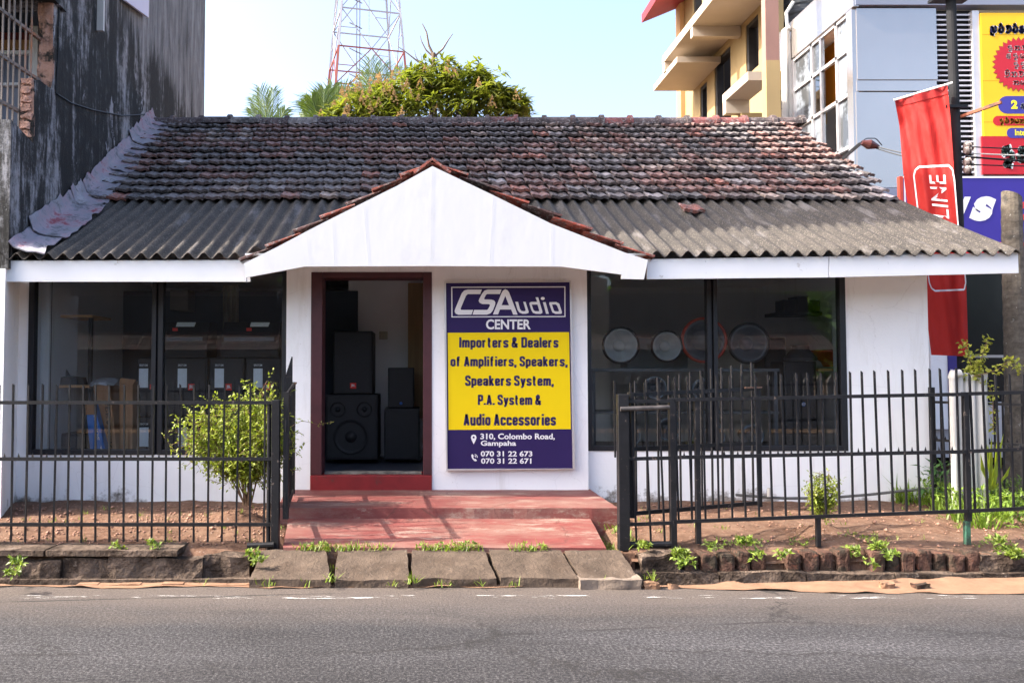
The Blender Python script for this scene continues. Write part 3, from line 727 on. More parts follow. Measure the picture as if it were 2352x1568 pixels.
# ------------------------------------------------------------------ the shop sign
YS_ = 7.575
def zb_(x, y): return SRC(1100 + x / 1.5677, 1050 + y / 1.5677)
def za_(x, y): return SRC(1750 + x / 4.126, 1110 + y / 4.126)
sg = thing('shop_sign', 'purple and yellow audio shop sign board in a grey metal frame beside the door', 'sign', W(1170, 1075, YS_))
c4 = [zb_(1072, 128), zb_(1848, 122), zb_(1868, 1290), zb_(1082, 1293)]
o4 = [zb_(1061, 119), zb_(1857, 113), zb_(1882, 1293), zb_(1074, 1304)]
MB().pquadbox(c4, YS_, .03).build('panel', NAVY, sg)
fm = MB()
for i in range(4):
    a, b_ = o4[i], o4[(i + 1) % 4]; c_, d_ = c4[(i + 1) % 4], c4[i]
    f = [W(*p, YS_ - .014) for p in (a, b_, c_, d_)]; k = [p + Vector((0, .052, 0)) for p in f]
    fm.add(f + k, [(0, 1, 2, 3), (7, 6, 5, 4), (0, 4, 5, 1), (2, 6, 7, 3), (1, 5, 6, 2), (3, 7, 4, 0)])
fm.build('frame', ALU, sg)
MB().pquadbox([zb_(1083, 440), zb_(1844, 436), zb_(1855, 1043), zb_(1088, 1048)], YS_ - .0015, .002).build('yellow_panel', YELLOW, sg)
YL = YS_ - .003
lg = MB()
def zp(loops): poly_px(lg, [[za_(*p) for p in l] for l in loops], YL - .0015, .0012)
zp([[(732,197),(500,197),(440,213),(400,258),(290,520),(283,560),(300,595),(345,613),(560,611),(588,533),(395,533),(380,520),(384,505),(470,300),(500,273),(706,273)]])
zp([[(1057,197),(830,197),(775,215),(735,265),(690,350),(680,385),(695,415),(740,437),(845,437),(866,448),(864,465),(835,520),(815,533),(605,533),(578,611),(820,611),(875,590),(915,540),(950,450),(955,410),(935,378),(890,362),(785,360),(770,352),(772,340),(800,285),(820,272),(1030,272)]])
zp([[(915,607),(1055,260),(1080,215),(1115,193),(1150,205),(1180,240),(1322,610),(1248,610),(1215,527),(1030,527),(1000,607)], [(1118,302),(1058,455),(1180,457)]])
zp([[(1283,400),(1330,400),(1360,515),(1385,548),(1425,555),(1450,550),(1455,535),(1415,400),(1453,400),(1505,560),(1500,585),(1460,597),(1400,597),(1350,575),(1320,530)]])
zp([[(1618,325),(1662,325),(1732,560),(1728,585),(1700,600),(1620,597),(1575,580),(1550,540),(1517,435),(1520,412),(1550,400),(1645,400)], [(1555,445),(1650,445),(1680,545),(1672,555),(1610,553),(1585,535)]])
zp([[(1740,405),(1785,405),(1838,598),(1792,598)]])
zp([[(1737 + 33 * math.cos(a), 345 + 26 * math.sin(a)) for a in [i * math.pi / 6 for i in range(12)]]])
zp([[(1850,405),(1960,403),(2010,430),(2055,570),(2045,598),(1950,600),(1895,575),(1843,430)], [(1890,445),(1950,443),(1975,465),(2005,545),(1995,558),(1940,555),(1920,540)]])
zp([[(226,153),(2110,146),(2112,650),(230,656)], [(244,169),(2094,162),(2096,634),(248,640)]])
lg.build('logo', WTXT, sg)
def line(txt, bx, mat, bold, shear=0, f=zb_):
    a = f(bx[0], bx[1]); b_ = f(bx[2], bx[3])
    text_px(MB(), txt, a[0], a[1], b_[0], b_[1], YL, bold, shear) .build('lettering', mat, sg, fix=False)
line('CENTER', (800, 688, 1540, 855), WTXT, .03, f=za_)
B3 = .30; XH = .635
GLYPH = {'o': [[(0,.085),(B3,.085),(B3,XH),(0,XH),(0,.085,1)]], 'e': [[(B3,.24),(B3,.085),(0,.085),(0,XH),(B3,XH),(B3,.36),(.02,.36)]],
 'a': [[(0,.5),(0,XH),(B3,XH),(B3,0)], [(B3,.36),(0,.36),(0,.085),(B3,.085)]], 's': [[(B3,.5),(B3,XH),(0,XH),(0,.40),(B3,.31),(B3,.085),(0,.085),(0,.22)]],
 'r': [[(0,0),(0,.72)], [(0,.58),(.06,XH),(.22,XH)]], 'm': [[(0,0),(0,.72)], [(0,XH),(.27,XH),(.27,0)], [(.27,XH),(.54,XH),(.54,0)]],
 'p': [[(0,-.2),(0,.72)], [(0,XH),(B3,XH),(B3,.085),(0,.085)]], 'd': [[(B3,0),(B3,1)], [(B3,XH),(0,XH),(0,.085),(B3,.085)]],
 't': [[(.06,.95),(.06,.085),(.22,.085)], [(-.06,.66),(.22,.66)]], 'l': [[(0,0),(0,1)]], 'i': [[(0,0),(0,.72)], [(0,.83),(0,1)]],
 'f': [[(.06,0),(.06,.915),(.24,.915)], [(-.06,.66),(.22,.66)]], 'k': [[(0,0),(0,1)], [(.03,.28),(.29,.72)], [(.10,.42),(.31,0)]],
 'y': [[(0,.72),(.16,.08)], [(.33,.72),(.12,-.115),(-.02,-.115)]], 'u': [[(0,.72),(0,.085),(B3,.085)], [(B3,.72),(B3,0)]],
 'c': [[(B3,.46),(B3,XH),(0,XH),(0,.085),(B3,.085),(B3,.25)]], 'I': [[(0,0),(0,1)]], 'D': [[(0,0),(0,1)], [(0,.915),(.35,.915),(.35,.085),(0,.085)]],
 'A': [[(0,0),(.18,.98)], [(.18,.98),(.37,0)], [(.09,.27),(.28,.27)]], 'S': [[(.33,.68),(.33,.915),(0,.915),(0,.6),(.33,.42),(.33,.085),(0,.085),(0,.3)]],
 'P': [[(0,0),(0,1)], [(0,.915),(.33,.915),(.33,.46),(0,.46)]], '&': [[(.44,.0),(.07,.60),(.07,.915),(.28,.915),(.28,.68),(0,.40),(0,.085),(.27,.085),(.42,.42)]], '.': [[(0,0),(0,.17)]], ',': [[(0,.17),(0,0),(-.05,-.13)]]}
def glyph_line(txt, bx, mat, wd=.222):
    polys = []; x = 0
    for ch in txt:
        if ch == ' ': x += .24; continue
        mx = 0
        for st in GLYPH[ch]:
            pts = [Vector((p[0], p[1], 0)) for p in st]; mx = max(mx, max(p.x for p in pts)); P = [pts[0]]
            for k in range(1, len(pts) - 1):          # rounded corners
                a, b_, c = pts[k - 1], pts[k], pts[k + 1]; ra = min(.10, (a - b_).length * .5); rc = min(.10, (c - b_).length * .5)
                p0 = b_ + (a - b_).normalized() * ra; p2 = b_ + (c - b_).normalized() * rc
                for t_ in (0, .25, .5, .75, 1): P.append(p0 * (1 - t_) ** 2 + b_ * 2 * t_ * (1 - t_) + p2 * t_ * t_)
            P.append(pts[-1])
            L_, R_l = [], []
            for k in range(len(P)):
                d = (P[min(k + 1, len(P) - 1)] - P[max(k - 1, 0)]).normalized(); n_ = Vector((-d.y, d.x, 0)) * wd / 2; n_.y *= .92
                L_.append(P[k] + n_ + Vector((x, 0, 0))); R_l.append(P[k] - n_ + Vector((x, 0, 0)))
            for k in range(len(P) - 1): polys.append((L_[k], L_[k + 1], R_l[k + 1], R_l[k]))
        x += mx + wd + .055
    xs_ = [v.x for q in polys for v in q]; ys_ = [v.y for q in polys for v in q]; x0, x1, y0, y1 = min(xs_), max(xs_), min(ys_), max(ys_)
    a = zb_(bx[0], bx[1]); b_ = zb_(bx[2], bx[3]); mb = MB()
    for q in polys:
        f = [W(a[0] + (v.x - x0) / (x1 - x0) * (b_[0] - a[0]), b_[1] + (v.y - y0) / (y1 - y0) * (a[1] - b_[1]), YL) for v in q]
        mb.add(f, [(0, 1, 2, 3)])
    mb.build('lettering', mat, sg, fix=False)
for t_, bx in (('Importers & Dealers', (1155, 467, 1778, 545)), ('of Amplifiers, Speakers,', (1100, 587, 1835, 662)), ('Speakers System,', (1192, 707, 1748, 785)), ('P.A. System &', (1272, 827, 1670, 905)), ('Audio Accessories', (1182, 948, 1762, 1021))):
    glyph_line(t_, bx, NAVYT)
for t_, bx in (('310, Colombo Road,', (1288, 1070, 1755, 1113)), ('Gampaha', (1290, 1115, 1512, 1157)), ('070 31 22 673', (1290, 1180, 1614, 1215)), ('070 31 22 671', (1292, 1225, 1608, 1260))):
    line(t_, bx, WTXT, .028)
ic = MB()
pin = [(1246, 1137), (1232, 1110), (1228, 1095), (1233, 1082), (1246, 1077), (1259, 1082), (1264, 1095), (1260, 1110)]
poly_px(ic, [[zb_(*p) for p in pin], [zb_(1246 + 7 * math.cos(i), 1095 + 7 * math.sin(i)) for i in [k * math.pi / 4 for k in range(8)]]], YL, .001)
ph = [(1232, 1203), (1240, 1200), (1247, 1212), (1242, 1218), (1250, 1230), (1257, 1229), (1266, 1238), (1261, 1245), (1250, 1243), (1237, 1228), (1231, 1213)]
poly_px(ic, [[zb_(*p) for p in ph]], YL, .001)
for r in (10, 19):
    arc = [zb_(1252 + r * math.cos(a), 1219 - r * math.sin(a)) for a in [i * .25 - .2 for i in range(8)]]
    arc += [zb_(1252 + (r - 4) * math.cos(a), 1219 - (r - 4) * math.sin(a)) for a in [i * .25 - .2 for i in range(7, -1, -1)]]
    poly_px(ic, [arc], YL, .001)
ic.build('icons', WTXT, sg)

# ------------------------------------------------------------------ fences and gates
YFN = 5.97
def picket_proto(h, w=.0125):
    mb = MB(); q = w / 2
    mb.add([(-q,-q,0),(q,-q,0),(q,q,0),(-q,q,0),(-q,-q,h),(q,-q,h-.012),(q,q,h-.012),(-q,q,h)], [(0,3,2,1),(4,5,6,7),(0,1,5,4),(1,2,6,5),(2,3,7,6),(3,0,4,7)])
    return mb
def put_pickets(parent, pts, h):
    first = None
    for p in pts:
        if first is None: first = picket_proto(h).build('picket', BLACKM, parent, local=True); o = first
        else: o = first.copy(); COL.objects.link(o); o.parent = parent
        o.location = Vector(p) - parent.location; o.rotation_euler = (U(-.012, .012), U(-.012, .012), U(-.1, .1))
def rail(parent, a, b, w=.014, h=.026, spikes=None):
    mb = MB().beam(a, b, w, h)
    if spikes:
        for p in spikes:
            p = Vector(p); mb.add([p + Vector((-.006, -.006, 0)), p + Vector((.006, -.006, 0)), p + Vector((.006, .006, 0)), p + Vector((-.006, .006, 0)), p + Vector((0, 0, .035))], [(0, 1, 4), (1, 2, 4), (2, 3, 4), (3, 0, 4)])
    return mb.build('rail', BLACKM, parent)
lf = thing('fence', 'black steel picket fence in front of the left shop window', 'fence', (W(645, 1245, YFN).x, YFN, .17), 'black picket fences along the road')
xE = W(634, 1000, YFN).x; xs = []; x = W(608, 1000, YFN).x; sp_ = W(31.45, 0, YFN).x - W(0, 0, YFN).x
while x > -4.6: xs.append(x); x -= sp_
zt, zm, zl = W(300, 924, YFN).z, W(300, 1053, YFN).z, W(300, 1203, YFN).z
z0, z1 = W(300, 1244, YFN).z, W(300, 882, YFN).z
put_pickets(lf, [(x, YFN, z0 + U(-.006, .006)) for x in xs], z1 - z0)
rail(lf, (-4.6, YFN - .016, zt), (xE, YFN - .016, zt)); rail(lf, (-4.6, YFN - .016, zm), (xE, YFN - .016, zm), spikes=[(x + sp_ / 2, YFN - .016, zm + .012) for x in xs[1:]]); rail(lf, (-4.6, YFN - .016, zl), (xE, YFN - .016, zl))
xp = W(634, 1000, YFN).x
MB().box(xp - .03, YFN - .03, .08, xp + .03, YFN + .03, W(634, 918, YFN).z).build('post', BLACKM, lf, bevel=.004)
MB().tube([(W(572, 1246, YFN).x, YFN - .05, W(600, 1249, YFN).z), (xp, YFN - .05, W(600, 1247, YFN).z)], .022, 10).build('base_pipe', BLACKM, lf)
MB().tube([(xp - .052, YFN, .12), (xp - .052, YFN, W(634, 925, YFN).z)], .016, 10).build('hinge_pipe', BLACKM, lf)
def gate(name, label, hinge, vec, top_far, bar_top, spx):
    t = thing(name, label, 'gate', (hinge.x, hinge.y, .2), 'pair of open black entrance gates')
    d = Vector((vec[0], vec[1], 0)); L = d.length; d.normalize(); n = Vector((-d.y, d.x, 0))
    zb, zm, zt0, zt1 = .385, .868, 1.275, 1.275 + top_far
    A = Vector((hinge.x, hinge.y, 0))
    P = lambda s, z: A + d * s + Vector((0, 0, z))
    MB().beam(P(0, zb - .03), P(0, zt0 + .02), .04, .04).build('stile', BLACKM, t); MB().beam(P(L, zb - .03), P(L, zt1 + .02), .03, .03).build('stile', BLACKM, t)
    ss = [L * (i + .5) / 12 for i in range(12)]
    rail(t, P(0, zb), P(L, zb), .014, .03); rail(t, P(0, zm), P(L, zm), .014, .03, [P(s + L / 24, zm + .012) + n * .0 for s in ss[:-1]]); rail(t, P(0, zt0), P(L, zt1), .014, .03)
    zb_p = zb
    for i, s in enumerate(ss):
        f = s / L; h = (zt0 + (zt1 - zt0) * f) + bar_top * (.75 + .95 * f) - zb_p
        o = picket_proto(h).build('picket', BLACKM, t, local=True); o.location = P(s, zb_p) + n * .015 - t.location; o.rotation_euler = (0, 0, math.atan2(d.y, d.x))
    MB().beam(P(L - .16, zt1 + .01) - n * .02, P(L + .02, zt1 + .012) - n * .02, .014, .014).build('latch_bolt', M('rusty_bolt', (.16, .09, .06), .7, .3, 20, .2, 60), t)
    for z in (.5, 1.05):
        MB().tube([P(-.012, z - .05), P(-.012, z + .05)], .013, 8).build('hinge', BLACKM, t)
    return t
gate('entrance_gate', 'open black gate leaf seen edge on beside the left fence post', W(656, 1240, 5.98), (-.14, 1.2), .06, .15, 0)
YFR = 5.97
gate('entrance_gate', 'open black gate leaf standing before the right shop window', W(1452, 1240, 6.02), (W(1745, 1000, 6.52).x - W(1452, 1000, 6.02).x, .5), .035, .13, 0)
def zl_(px, a, b, x0=1545, x1=2220): return a + (b - a) * (px - x0) / (x1 - x0)
rf = thing('fence', 'long black steel picket fence across the right flower bed', 'fence', (W(1880, 1250, YFR).x, YFR, .1), 'black picket fences along the road')
sp2 = 30.8; pxs = [1556 + sp2 * i for i in range(int((2215 - 1556) / sp2) + 1)]
first = None
for px in pxs:
    zb = W(px, zl_(px, 1197, 1174), YFR).z; ztp = W(px, zl_(px, 866, 858), YFR).z
    if first is None: first = picket_proto(ztp - zb).build('picket', BLACKM, rf, local=True); o = first
    else: o = first.copy(); COL.objects.link(o); o.parent = rf
    o.location = W(px + 3, zl_(px, 1197, 1174), YFR) - rf.location; o.rotation_euler = (U(-.012, .012), -.012 + U(-.01, .01), 0)
def rl(parent, p0, p1, spk=None, Y=YFR - .016): return rail(parent, W(*p0, Y), W(*p1, Y), spikes=spk)
rl(rf, (1548, 918), (2218, 905)); rl(rf, (1548, 1050), (2218, 1037), [W(px + sp2 / 2, zl_(px, 1046, 1033), YFR - .016) for px in pxs]); rl(rf, (1548, 1198), (2222, 1173))
green = M('post_worn_to_green_paint', (.03, .10, .065), .6, .4, 20, .2, 50, dirt=((.02, .02, .02), 12, .45, .6))
def post(parent, px, pyt, pyb, w, Y=YFR, mat=BLACKM, name='post'):
    a, b_ = W(px, pyt, Y), W(px, pyb, Y); x = (a.x + b_.x) / 2
    return MB().box(x - w / 2, Y - w / 2, b_.z, x + w / 2, Y + w / 2, a.z).build(name, mat, parent, bevel=.003)
post(rf, 1602, 915, 1248, .036); post(rf, 1879, 1188, 1255, .032); post(rf, 2220, 900, 1196, .038); post(rf, 2221, 1196, 1250, .036, mat=green, name='post_foot')
nf = thing('fence', 'narrow black fence panel with a thick hinge post right of the ramp', 'fence', (W(1430, 1250, YFR).x, YFR, .1), 'black picket fences along the road')
post(nf, 1431, 905, 1262, .078); post(nf, 1545, 914, 1262, .045)
for p0, p1 in (((1420, 922), (1550, 920)), ((1420, 1054), (1550, 1051)), ((1420, 1205), (1550, 1200))): rl(nf, p0, p1)
a, b_ = W(1443, 1250, YFR), W(1545, 1249, YFR)
MB().tube([a, b_], .024, 10).build('base_pipe', BLACKM, nf)
MB().tube([W(1425, 939, YFR - .05), W(1537, 935, YFR - .05)], .017, 10).build('drop_bolt', M('worn_bolt', (.05, .045, .045), .5, .4, 20, .2, 60), nf)
for px, sl in ((1462, 3), (1495, 2), (1527, -2)):
    zb = W(px, 1246, YFR); h = W(px, 878, YFR).z - zb.z
    o = picket_proto(h).build('picket', BLACKM, nf, local=True); o.location = zb - nf.location; o.rotation_euler = (0, -.03, 0)
o = picket_proto(W(1412, 878, YFR).z - W(1412, 1246, YFR).z - .62).build('picket', BLACKM, nf, local=True); o.location = W(1413, 1050, YFR) - nf.location
ff = thing('fence', 'black fence panel at the far right edge over the weeds', 'fence', (W(2300, 1250, YFR).x, YFR, .1), 'black picket fences along the road')
pxs = [2240 + 29.5 * i for i in range(16)]
for px in pxs:
    zb = W(px, 1171 - (px - 2220) * .05, YFR); h = W(px, 858, YFR).z - zb.z
    o = picket_proto(h).build('picket', BLACKM, ff, local=True); o.location = zb - ff.location; o.rotation_euler = (0, U(-.02, .005), 0)
rl(ff, (2224, 904), (2760, 890)); rl(ff, (2224, 1036), (2760, 1016), [W(px + 15, 1031 - (px - 2220) * .037, YFR - .016) for px in pxs]); rl(ff, (2224, 1173), (2760, 1148))
# the boundary fence running from the house corner towards the road
bf = thing('fence', 'side boundary fence from the shop corner past the white pipes', 'fence', (W(2140, 1140, 7.62).x, 7.6, .2), 'black picket fences along the road')
A = W(2142, 1000, 7.62); B_ = W(2600, 1000, 6.75); n = 22
for i in range(n):
    s = i / (n - 1); p = A.lerp(B_, s); p.z = .30
    o = picket_proto(.93 + .04 * s).build('picket', BLACKM, bf, local=True); o.location = p - bf.location; o.rotation_euler = (0, U(-.02, .02), U(-.1, .1))
for z in (.34, .80, 1.16): rail(bf, (A.x, A.y, z), (B_.x, B_.y, z - .02), .012, .024, [A.lerp(B_, (i + .5) / (n - 1)) + Vector((0, 0, z + .01 - (A.lerp(B_, (i + .5) / (n - 1))).z)) for i in range(n - 1)] if z == .80 else None)
MB().box(A.x - .02, A.y - .02, .1, A.x + .02, A.y + .02, 1.30).build('post', BLACKM, bf)

# ------------------------------------------------------------------ plants
LEAFB = M_leaf('yellow_green_leaf', (.21, .27, .04), .6); LEAFD = M_leaf('mid_green_leaf', (.10, .20, .03), .45)
GRASS = M_leaf('grass_blade', (.15, .22, .04), .6); TWIG = M('brown_twig', (.16, .10, .06), .9, .25, 20, .3, 60)
def rnd_dir(up=0):
    while True:
        v = Vector((U(-1, 1), U(-1, 1), U(-1, 1) + up))
        if .1 < v.length < 1.6: return v.normalized()
def shrub(name, label, base, stems, leafmat, L, dens, group=None, spread=.10, foliage_from=.35):
    t = thing(name, label, 'shrub', base, group); st = MB(); lv = MB()
    for path, r in stems:
        st.tube(path, [r * (1 - .75 * i / (len(path) - 1)) for i in range(len(path))], 6)
        n = len(path)
        for i in range(n - 1):
            for k in range(dens):
                s = (i + R()) / (n - 1)
                if s < foliage_from: continue
                p = path[i].lerp(path[i + 1], R()) + rnd_dir() * spread * R() * (.4 + s)
                tw = rnd_dir(.3); 
                for q in range(5):
                    c = p + tw * q * L * .55; d = (tw + rnd_dir() * .9).normalized()
                    lv.leaf(c, d, Vector((U(-.5, .5), U(-.6, .2), 1)), L * U(.7, 1.25), L * .48, .12, .12)
                if R() < .25: st.tube([path[i].lerp(path[i + 1], .5), p, p + tw * L * 2], .0018, 4, False)
    st.build('stem', TWIG, t); lv.build('foliage', leafmat, t, fix=False); return t
def curve(pts, n=7):
    out = []
    for i in range(n + 1):
        t = i / n; m = len(pts) - 1; k = min(int(t * m), m - 1); f = t * m - k; f2 = f * f * (3 - 2 * f) * .5 + f * .5
        out.append(pts[k].lerp(pts[k + 1], f2))
    return out
by = 6.62
def bpx(*l): return [W(x, y, by + dy) for x, y, dy in l]
bst = []
for tip, dy in (((560, 915), 0), ((590, 905), .1), ((618, 925), -.05), ((635, 960), .1), ((520, 940), -.12), ((470, 950), -.1), ((440, 970), 0), ((600, 990), -.2), ((560, 1000), .2), ((640, 1020), 0), ((505, 1000), .1), ((430, 1000), -.05), ((575, 950), .15), ((540, 1040), -.15), ((610, 1050), .2), ((655, 1000), .12)):
    bx = 567 + U(-9, 9)
    bst.append((curve(bpx((bx, 1160, 0), (bx + (tip[0] - bx) * .25, 1095, dy * .4), (bx + (tip[0] - bx) * .7, (1090 + tip[1]) / 2, dy * .8), (*tip, dy)), 9), .0075))
shrub('garden_shrub', 'bushy yellow green shrub with bare lower stems behind the left fence', BUSH, bst, LEAFB, .036, 33, None, .15, .38)
tw = MB(); lv2 = MB()
for path in (curve(bpx((640, 1000, .3), (690, 965, .6), (735, 975, .7), (762, 968, .7)), 8), curve(bpx((650, 1040, .2), (672, 1035, .3), (690, 1045, .3)), 5), curve(bpx((645, 1075, .2), (670, 1080, .3), (688, 1078, .3)), 5), curve(bpx((450, 1010, 0), (400, 1035, 0), (375, 1000, 0)), 6), curve(bpx((470, 1060, 0), (480, 1100, 0), (505, 1110, 0)), 6)):
    tw.tube(path, .002, 4)
    for p in path[1:]:
        for k in range(4): lv2.leaf(p + rnd_dir() * .012, rnd_dir(), (0, -.4, 1), .026, .013)
st_ = thing('trailing_creeper', 'thin creeper tendrils trailing from the left gate towards the door', 'creeper', W(650, 1080, by)); tw.build('tendril', TWIG, st_); lv2.build('foliage', LEAFB, st_, fix=False)
sst = []
for tip in ((1882, 1083), (1905, 1090), (1862, 1108), (1925, 1105), (1890, 1110), (1856, 1130), (1915, 1130)):
    sst.append((curve([W(1885 + U(-8, 8), 1192, 6.25), W((1885 + tip[0]) / 2, 1150, 6.25), W(tip[0], tip[1], 6.25 + U(-.1, .1))], 6), .005))
shrub('garden_shrub', 'small bright green shrub on a soil mound behind the right fence', SHR, sst, LEAFB, .028, 11, None, .035, .15)
def blade(mb, p, d, L, w, bend):
    d = Vector(d).normalized(); s = d.cross(Vector((0, 0, 1)));  s = s.normalized() if s.length > .05 else Vector((1, 0, 0))
    o = Vector((d.x, d.y, 0)); a = p; m = p + d * L * .55; e = p + d * L + o * L * bend - Vector((0, 0, L * bend * .6))
    mb.add([a - s * w / 2, a + s * w / 2, m + s * w * .4, m - s * w * .4, e], [(0, 1, 2, 3), (3, 2, 4)])
def tuft(mb, p, n, L, w, spread=.03, bend=.35):
    for i in range(n):
        d = Vector((U(-1, 1), U(-1, 1), U(.6, 1.8)))
        blade(mb, p + Vector((U(-spread, spread), U(-spread, spread), 0)), d, L * U(.5, 1.2), w, bend * R())
def weed(mb, p, n, L):
    for i in range(n):
        c = p + Vector((U(-.05, .05), U(-.03, .03), U(.0, .05)))
        for q in range(4): mb.leaf(c, rnd_dir(.4), (0, -.3, 1), L * U(.6, 1.2), L * .5)
gr = MB()
for px in [690 + 14 * i for i in range(11)] + [860, 885, 970, 985, 1000, 1015, 1030, 1045, 1055, 1070, 1085, 1095, 1180, 1195, 1215, 1240]:
    p = W(px, 1254, 5.885); p.z = .145
    tuft(gr, p, 16, .075, .008, .05)
    if R() < .6: weed(gr, p, 6, .03)
for px, py, n in ((590, 1330, 10), (620, 1333, 12), (760, 1322, 22), (768, 1300, 14), (945, 1325, 26), (955, 1312, 18), (1010, 1333, 9), (900, 1333, 8), (1100, 1333, 8), (1180, 1333, 8), (470, 1331, 4), (700, 1334, 6), (1490, 1318, 20), (1040, 1333, 8), (1380, 1330, 6)):
    tuft(gr, (W(px, py, 5.385) if py > 1315 else W(px, py, 5.62)) - Vector((0, 0, .035)), max(3, int(n * .8)), .075, .008, .04)
for px, py, n in ((580, 1280, 12), (590, 1295, 8), (1480, 1258, 10), (1560, 1280, 26), (1575, 1300, 14), (1710, 1252, 16), (1800, 1280, 9), (1960, 1275, 16), (2020, 1262, 18), (2045, 1285, 10), (2330, 1280, 30), (2310, 1270, 14), (1740, 1290, 5), (1735, 1275, 5), (2290, 1248, 10), (355, 1258, 8), (270, 1262, 6), (40, 1300, 10), (30, 1322, 8), (1640, 1262, 6), (1995, 1300, 5)):
    weed(gr, WZ(px, py, .12) if py > 1275 else W(px, py, 5.84), int(n * 1.4), .042)
for k in range(150):
    x = U(-4.3, 6.4); y = U(5.95, 7.4)
    if RX0 - .08 < x < RX1 + .02: continue
    tuft(gr, Vector((x, y, soil_z(x, y) - .005)), random.choice((3, 5, 9)), .055, .005, .03)
for k in range(70):                                     # the grassy strip beside the ramp
    x = RX1 + U(.02, .26); y = U(5.95, 6.7); tuft(gr, Vector((x, y, soil_z(x, y) - .005)), 7, .085, .006)
for k in range(40):
    px = random.choice((1650, 1700, 1720, 1850, 1980, 2010, 2280)) + U(-30, 30); p = W(px, 1245, 5.99); weed(gr, Vector((p.x, U(5.95, 6.1), soil_z(p.x, 6.02))), 3, .024)
tag(gr.build('ground_weeds', GRASS, fix=False), kind='stuff', label='small weeds and grass tufts along the ramp, slabs and brick row')
tg = MB()
for k in range(130):
    x = U(W(2165, 1150, 7.0).x, W(2480, 1150, 7).x); y = U(6.55, 7.9); p = Vector((x, y, soil_z(x, y) - .01))
    tuft(tg, p, 9, U(.16, .34), .014, .05, .5)
for k in range(500):
    x = U(W(2190, 1150, 7.0).x, W(2500, 1150, 7).x); y = U(6.5, 7.7); z = soil_z(x, y) + U(0, .22)
    for q in range(3): tg.leaf((x, y, z), rnd_dir(.4), (0, -.3, 1), U(.04, .08), .025)
tag(tg.build('tall_grass', M_leaf('bright_tall_grass', (.14, .23, .035), .6), fix=False), kind='stuff', label='bright tall grass around the white pipes')
ll = thing('lily_plant', 'broad upright yellow green leaves in front of the white pipes', 'plant', W(2250, 1120, 6.9))
lm_ = MB()
for px, py, lean in ((2228, 985, .05), (2248, 990, .02), (2262, 975, .08), (2240, 1010, -.1), (2275, 985, .15), (2270, 1020, .25), (2222, 1030, -.3), (2255, 1040, .3), (2290, 1060, .4)):
    b0 = W(2278 + U(-10, 10), 1125, 6.9); e = W(px + 30, py + 10, 6.9 + U(-.15, .1)); m = b0.lerp(e, .5) + Vector((lean * .1, 0, .02)); s = Vector((.024, .008, 0))
    lm_.add([b0 - s * .4, b0 + s * .4, m + s, m - s, e, m + Vector((0, .012, 0))], [(0, 1, 2, 5), (0, 5, 3), (5, 2, 4), (3, 5, 4)])
lm_.build('leaves', LEAFB, ll, fix=False)
pk = thing('corner_plant', 'dark leafy plant growing at the right foot of the shop wall', 'plant', W(2135, 1125, 7.4))
pm = MB()
for k in range(60):
    c = W(2140 + U(-25, 35), 1100 + U(-35, 35), 7.35); pm.leaf(c, rnd_dir(.2), (0, -.4, 1), .10, .03, .1, .2)
pm.build('leaves', M_leaf('dark_green_leaf', (.05, .12, .035), .4), pk, fix=False)
# creepers over the pipes
vn = thing('climbing_vine', 'sparse yellow green vine arching over the white pipes', 'vine', W(2255, 870, 7.3)); v1 = MB(); v2 = MB()
for path in (curve([W(2240, 870, 7.3), W(2225, 820, 7.3), W(2215, 790, 7.3)]), curve([W(2245, 865, 7.3), W(2255, 820, 7.3), W(2268, 780, 7.3)]), curve([W(2235, 865, 7.25), W(2290, 850, 7.2), W(2325, 825, 7.2), W(2345, 850, 7.2)]), curve([W(2250, 860, 7.3), W(2280, 900, 7.3), W(2282, 990, 7.3)]), curve([W(2215, 868, 7.3), W(2232, 850, 7.3), W(2240, 838, 7.3)])):
    v1.tube(path, .0035, 5)
    for p in path:
        for q in range(11): v2.leaf(p + rnd_dir() * .035, rnd_dir(), (0, -.5, 1), U(.03, .05), .028)
v1.build('stem', TWIG, vn); v2.build('foliage', M_leaf('yellowing_leaf', (.27, .30, .05), .4), vn, fix=False)
# hose lying along the wall foot, with its white tap joint
hp = MB(); pth = [W(x, y, 7.45) for x, y in ((1690, 1136), (1800, 1144), (1900, 1143), (2000, 1135), (2070, 1127), (2130, 1122))]
hp.tube(curve(pth, 14), .013, 8); ho = thing('hose_pipe', 'thin grey hose pipe along the foot of the right wall', 'pipe', W(1800, 1144, 7.45)); hp.build('hose', M('grey_hose', (.09, .09, .085), .6, .1, 5, 0), ho)
MB().tube([W(1766, 1140, 7.43), W(1766, 1120, 7.43)], .017, 8).build('joint', PVC, ho)

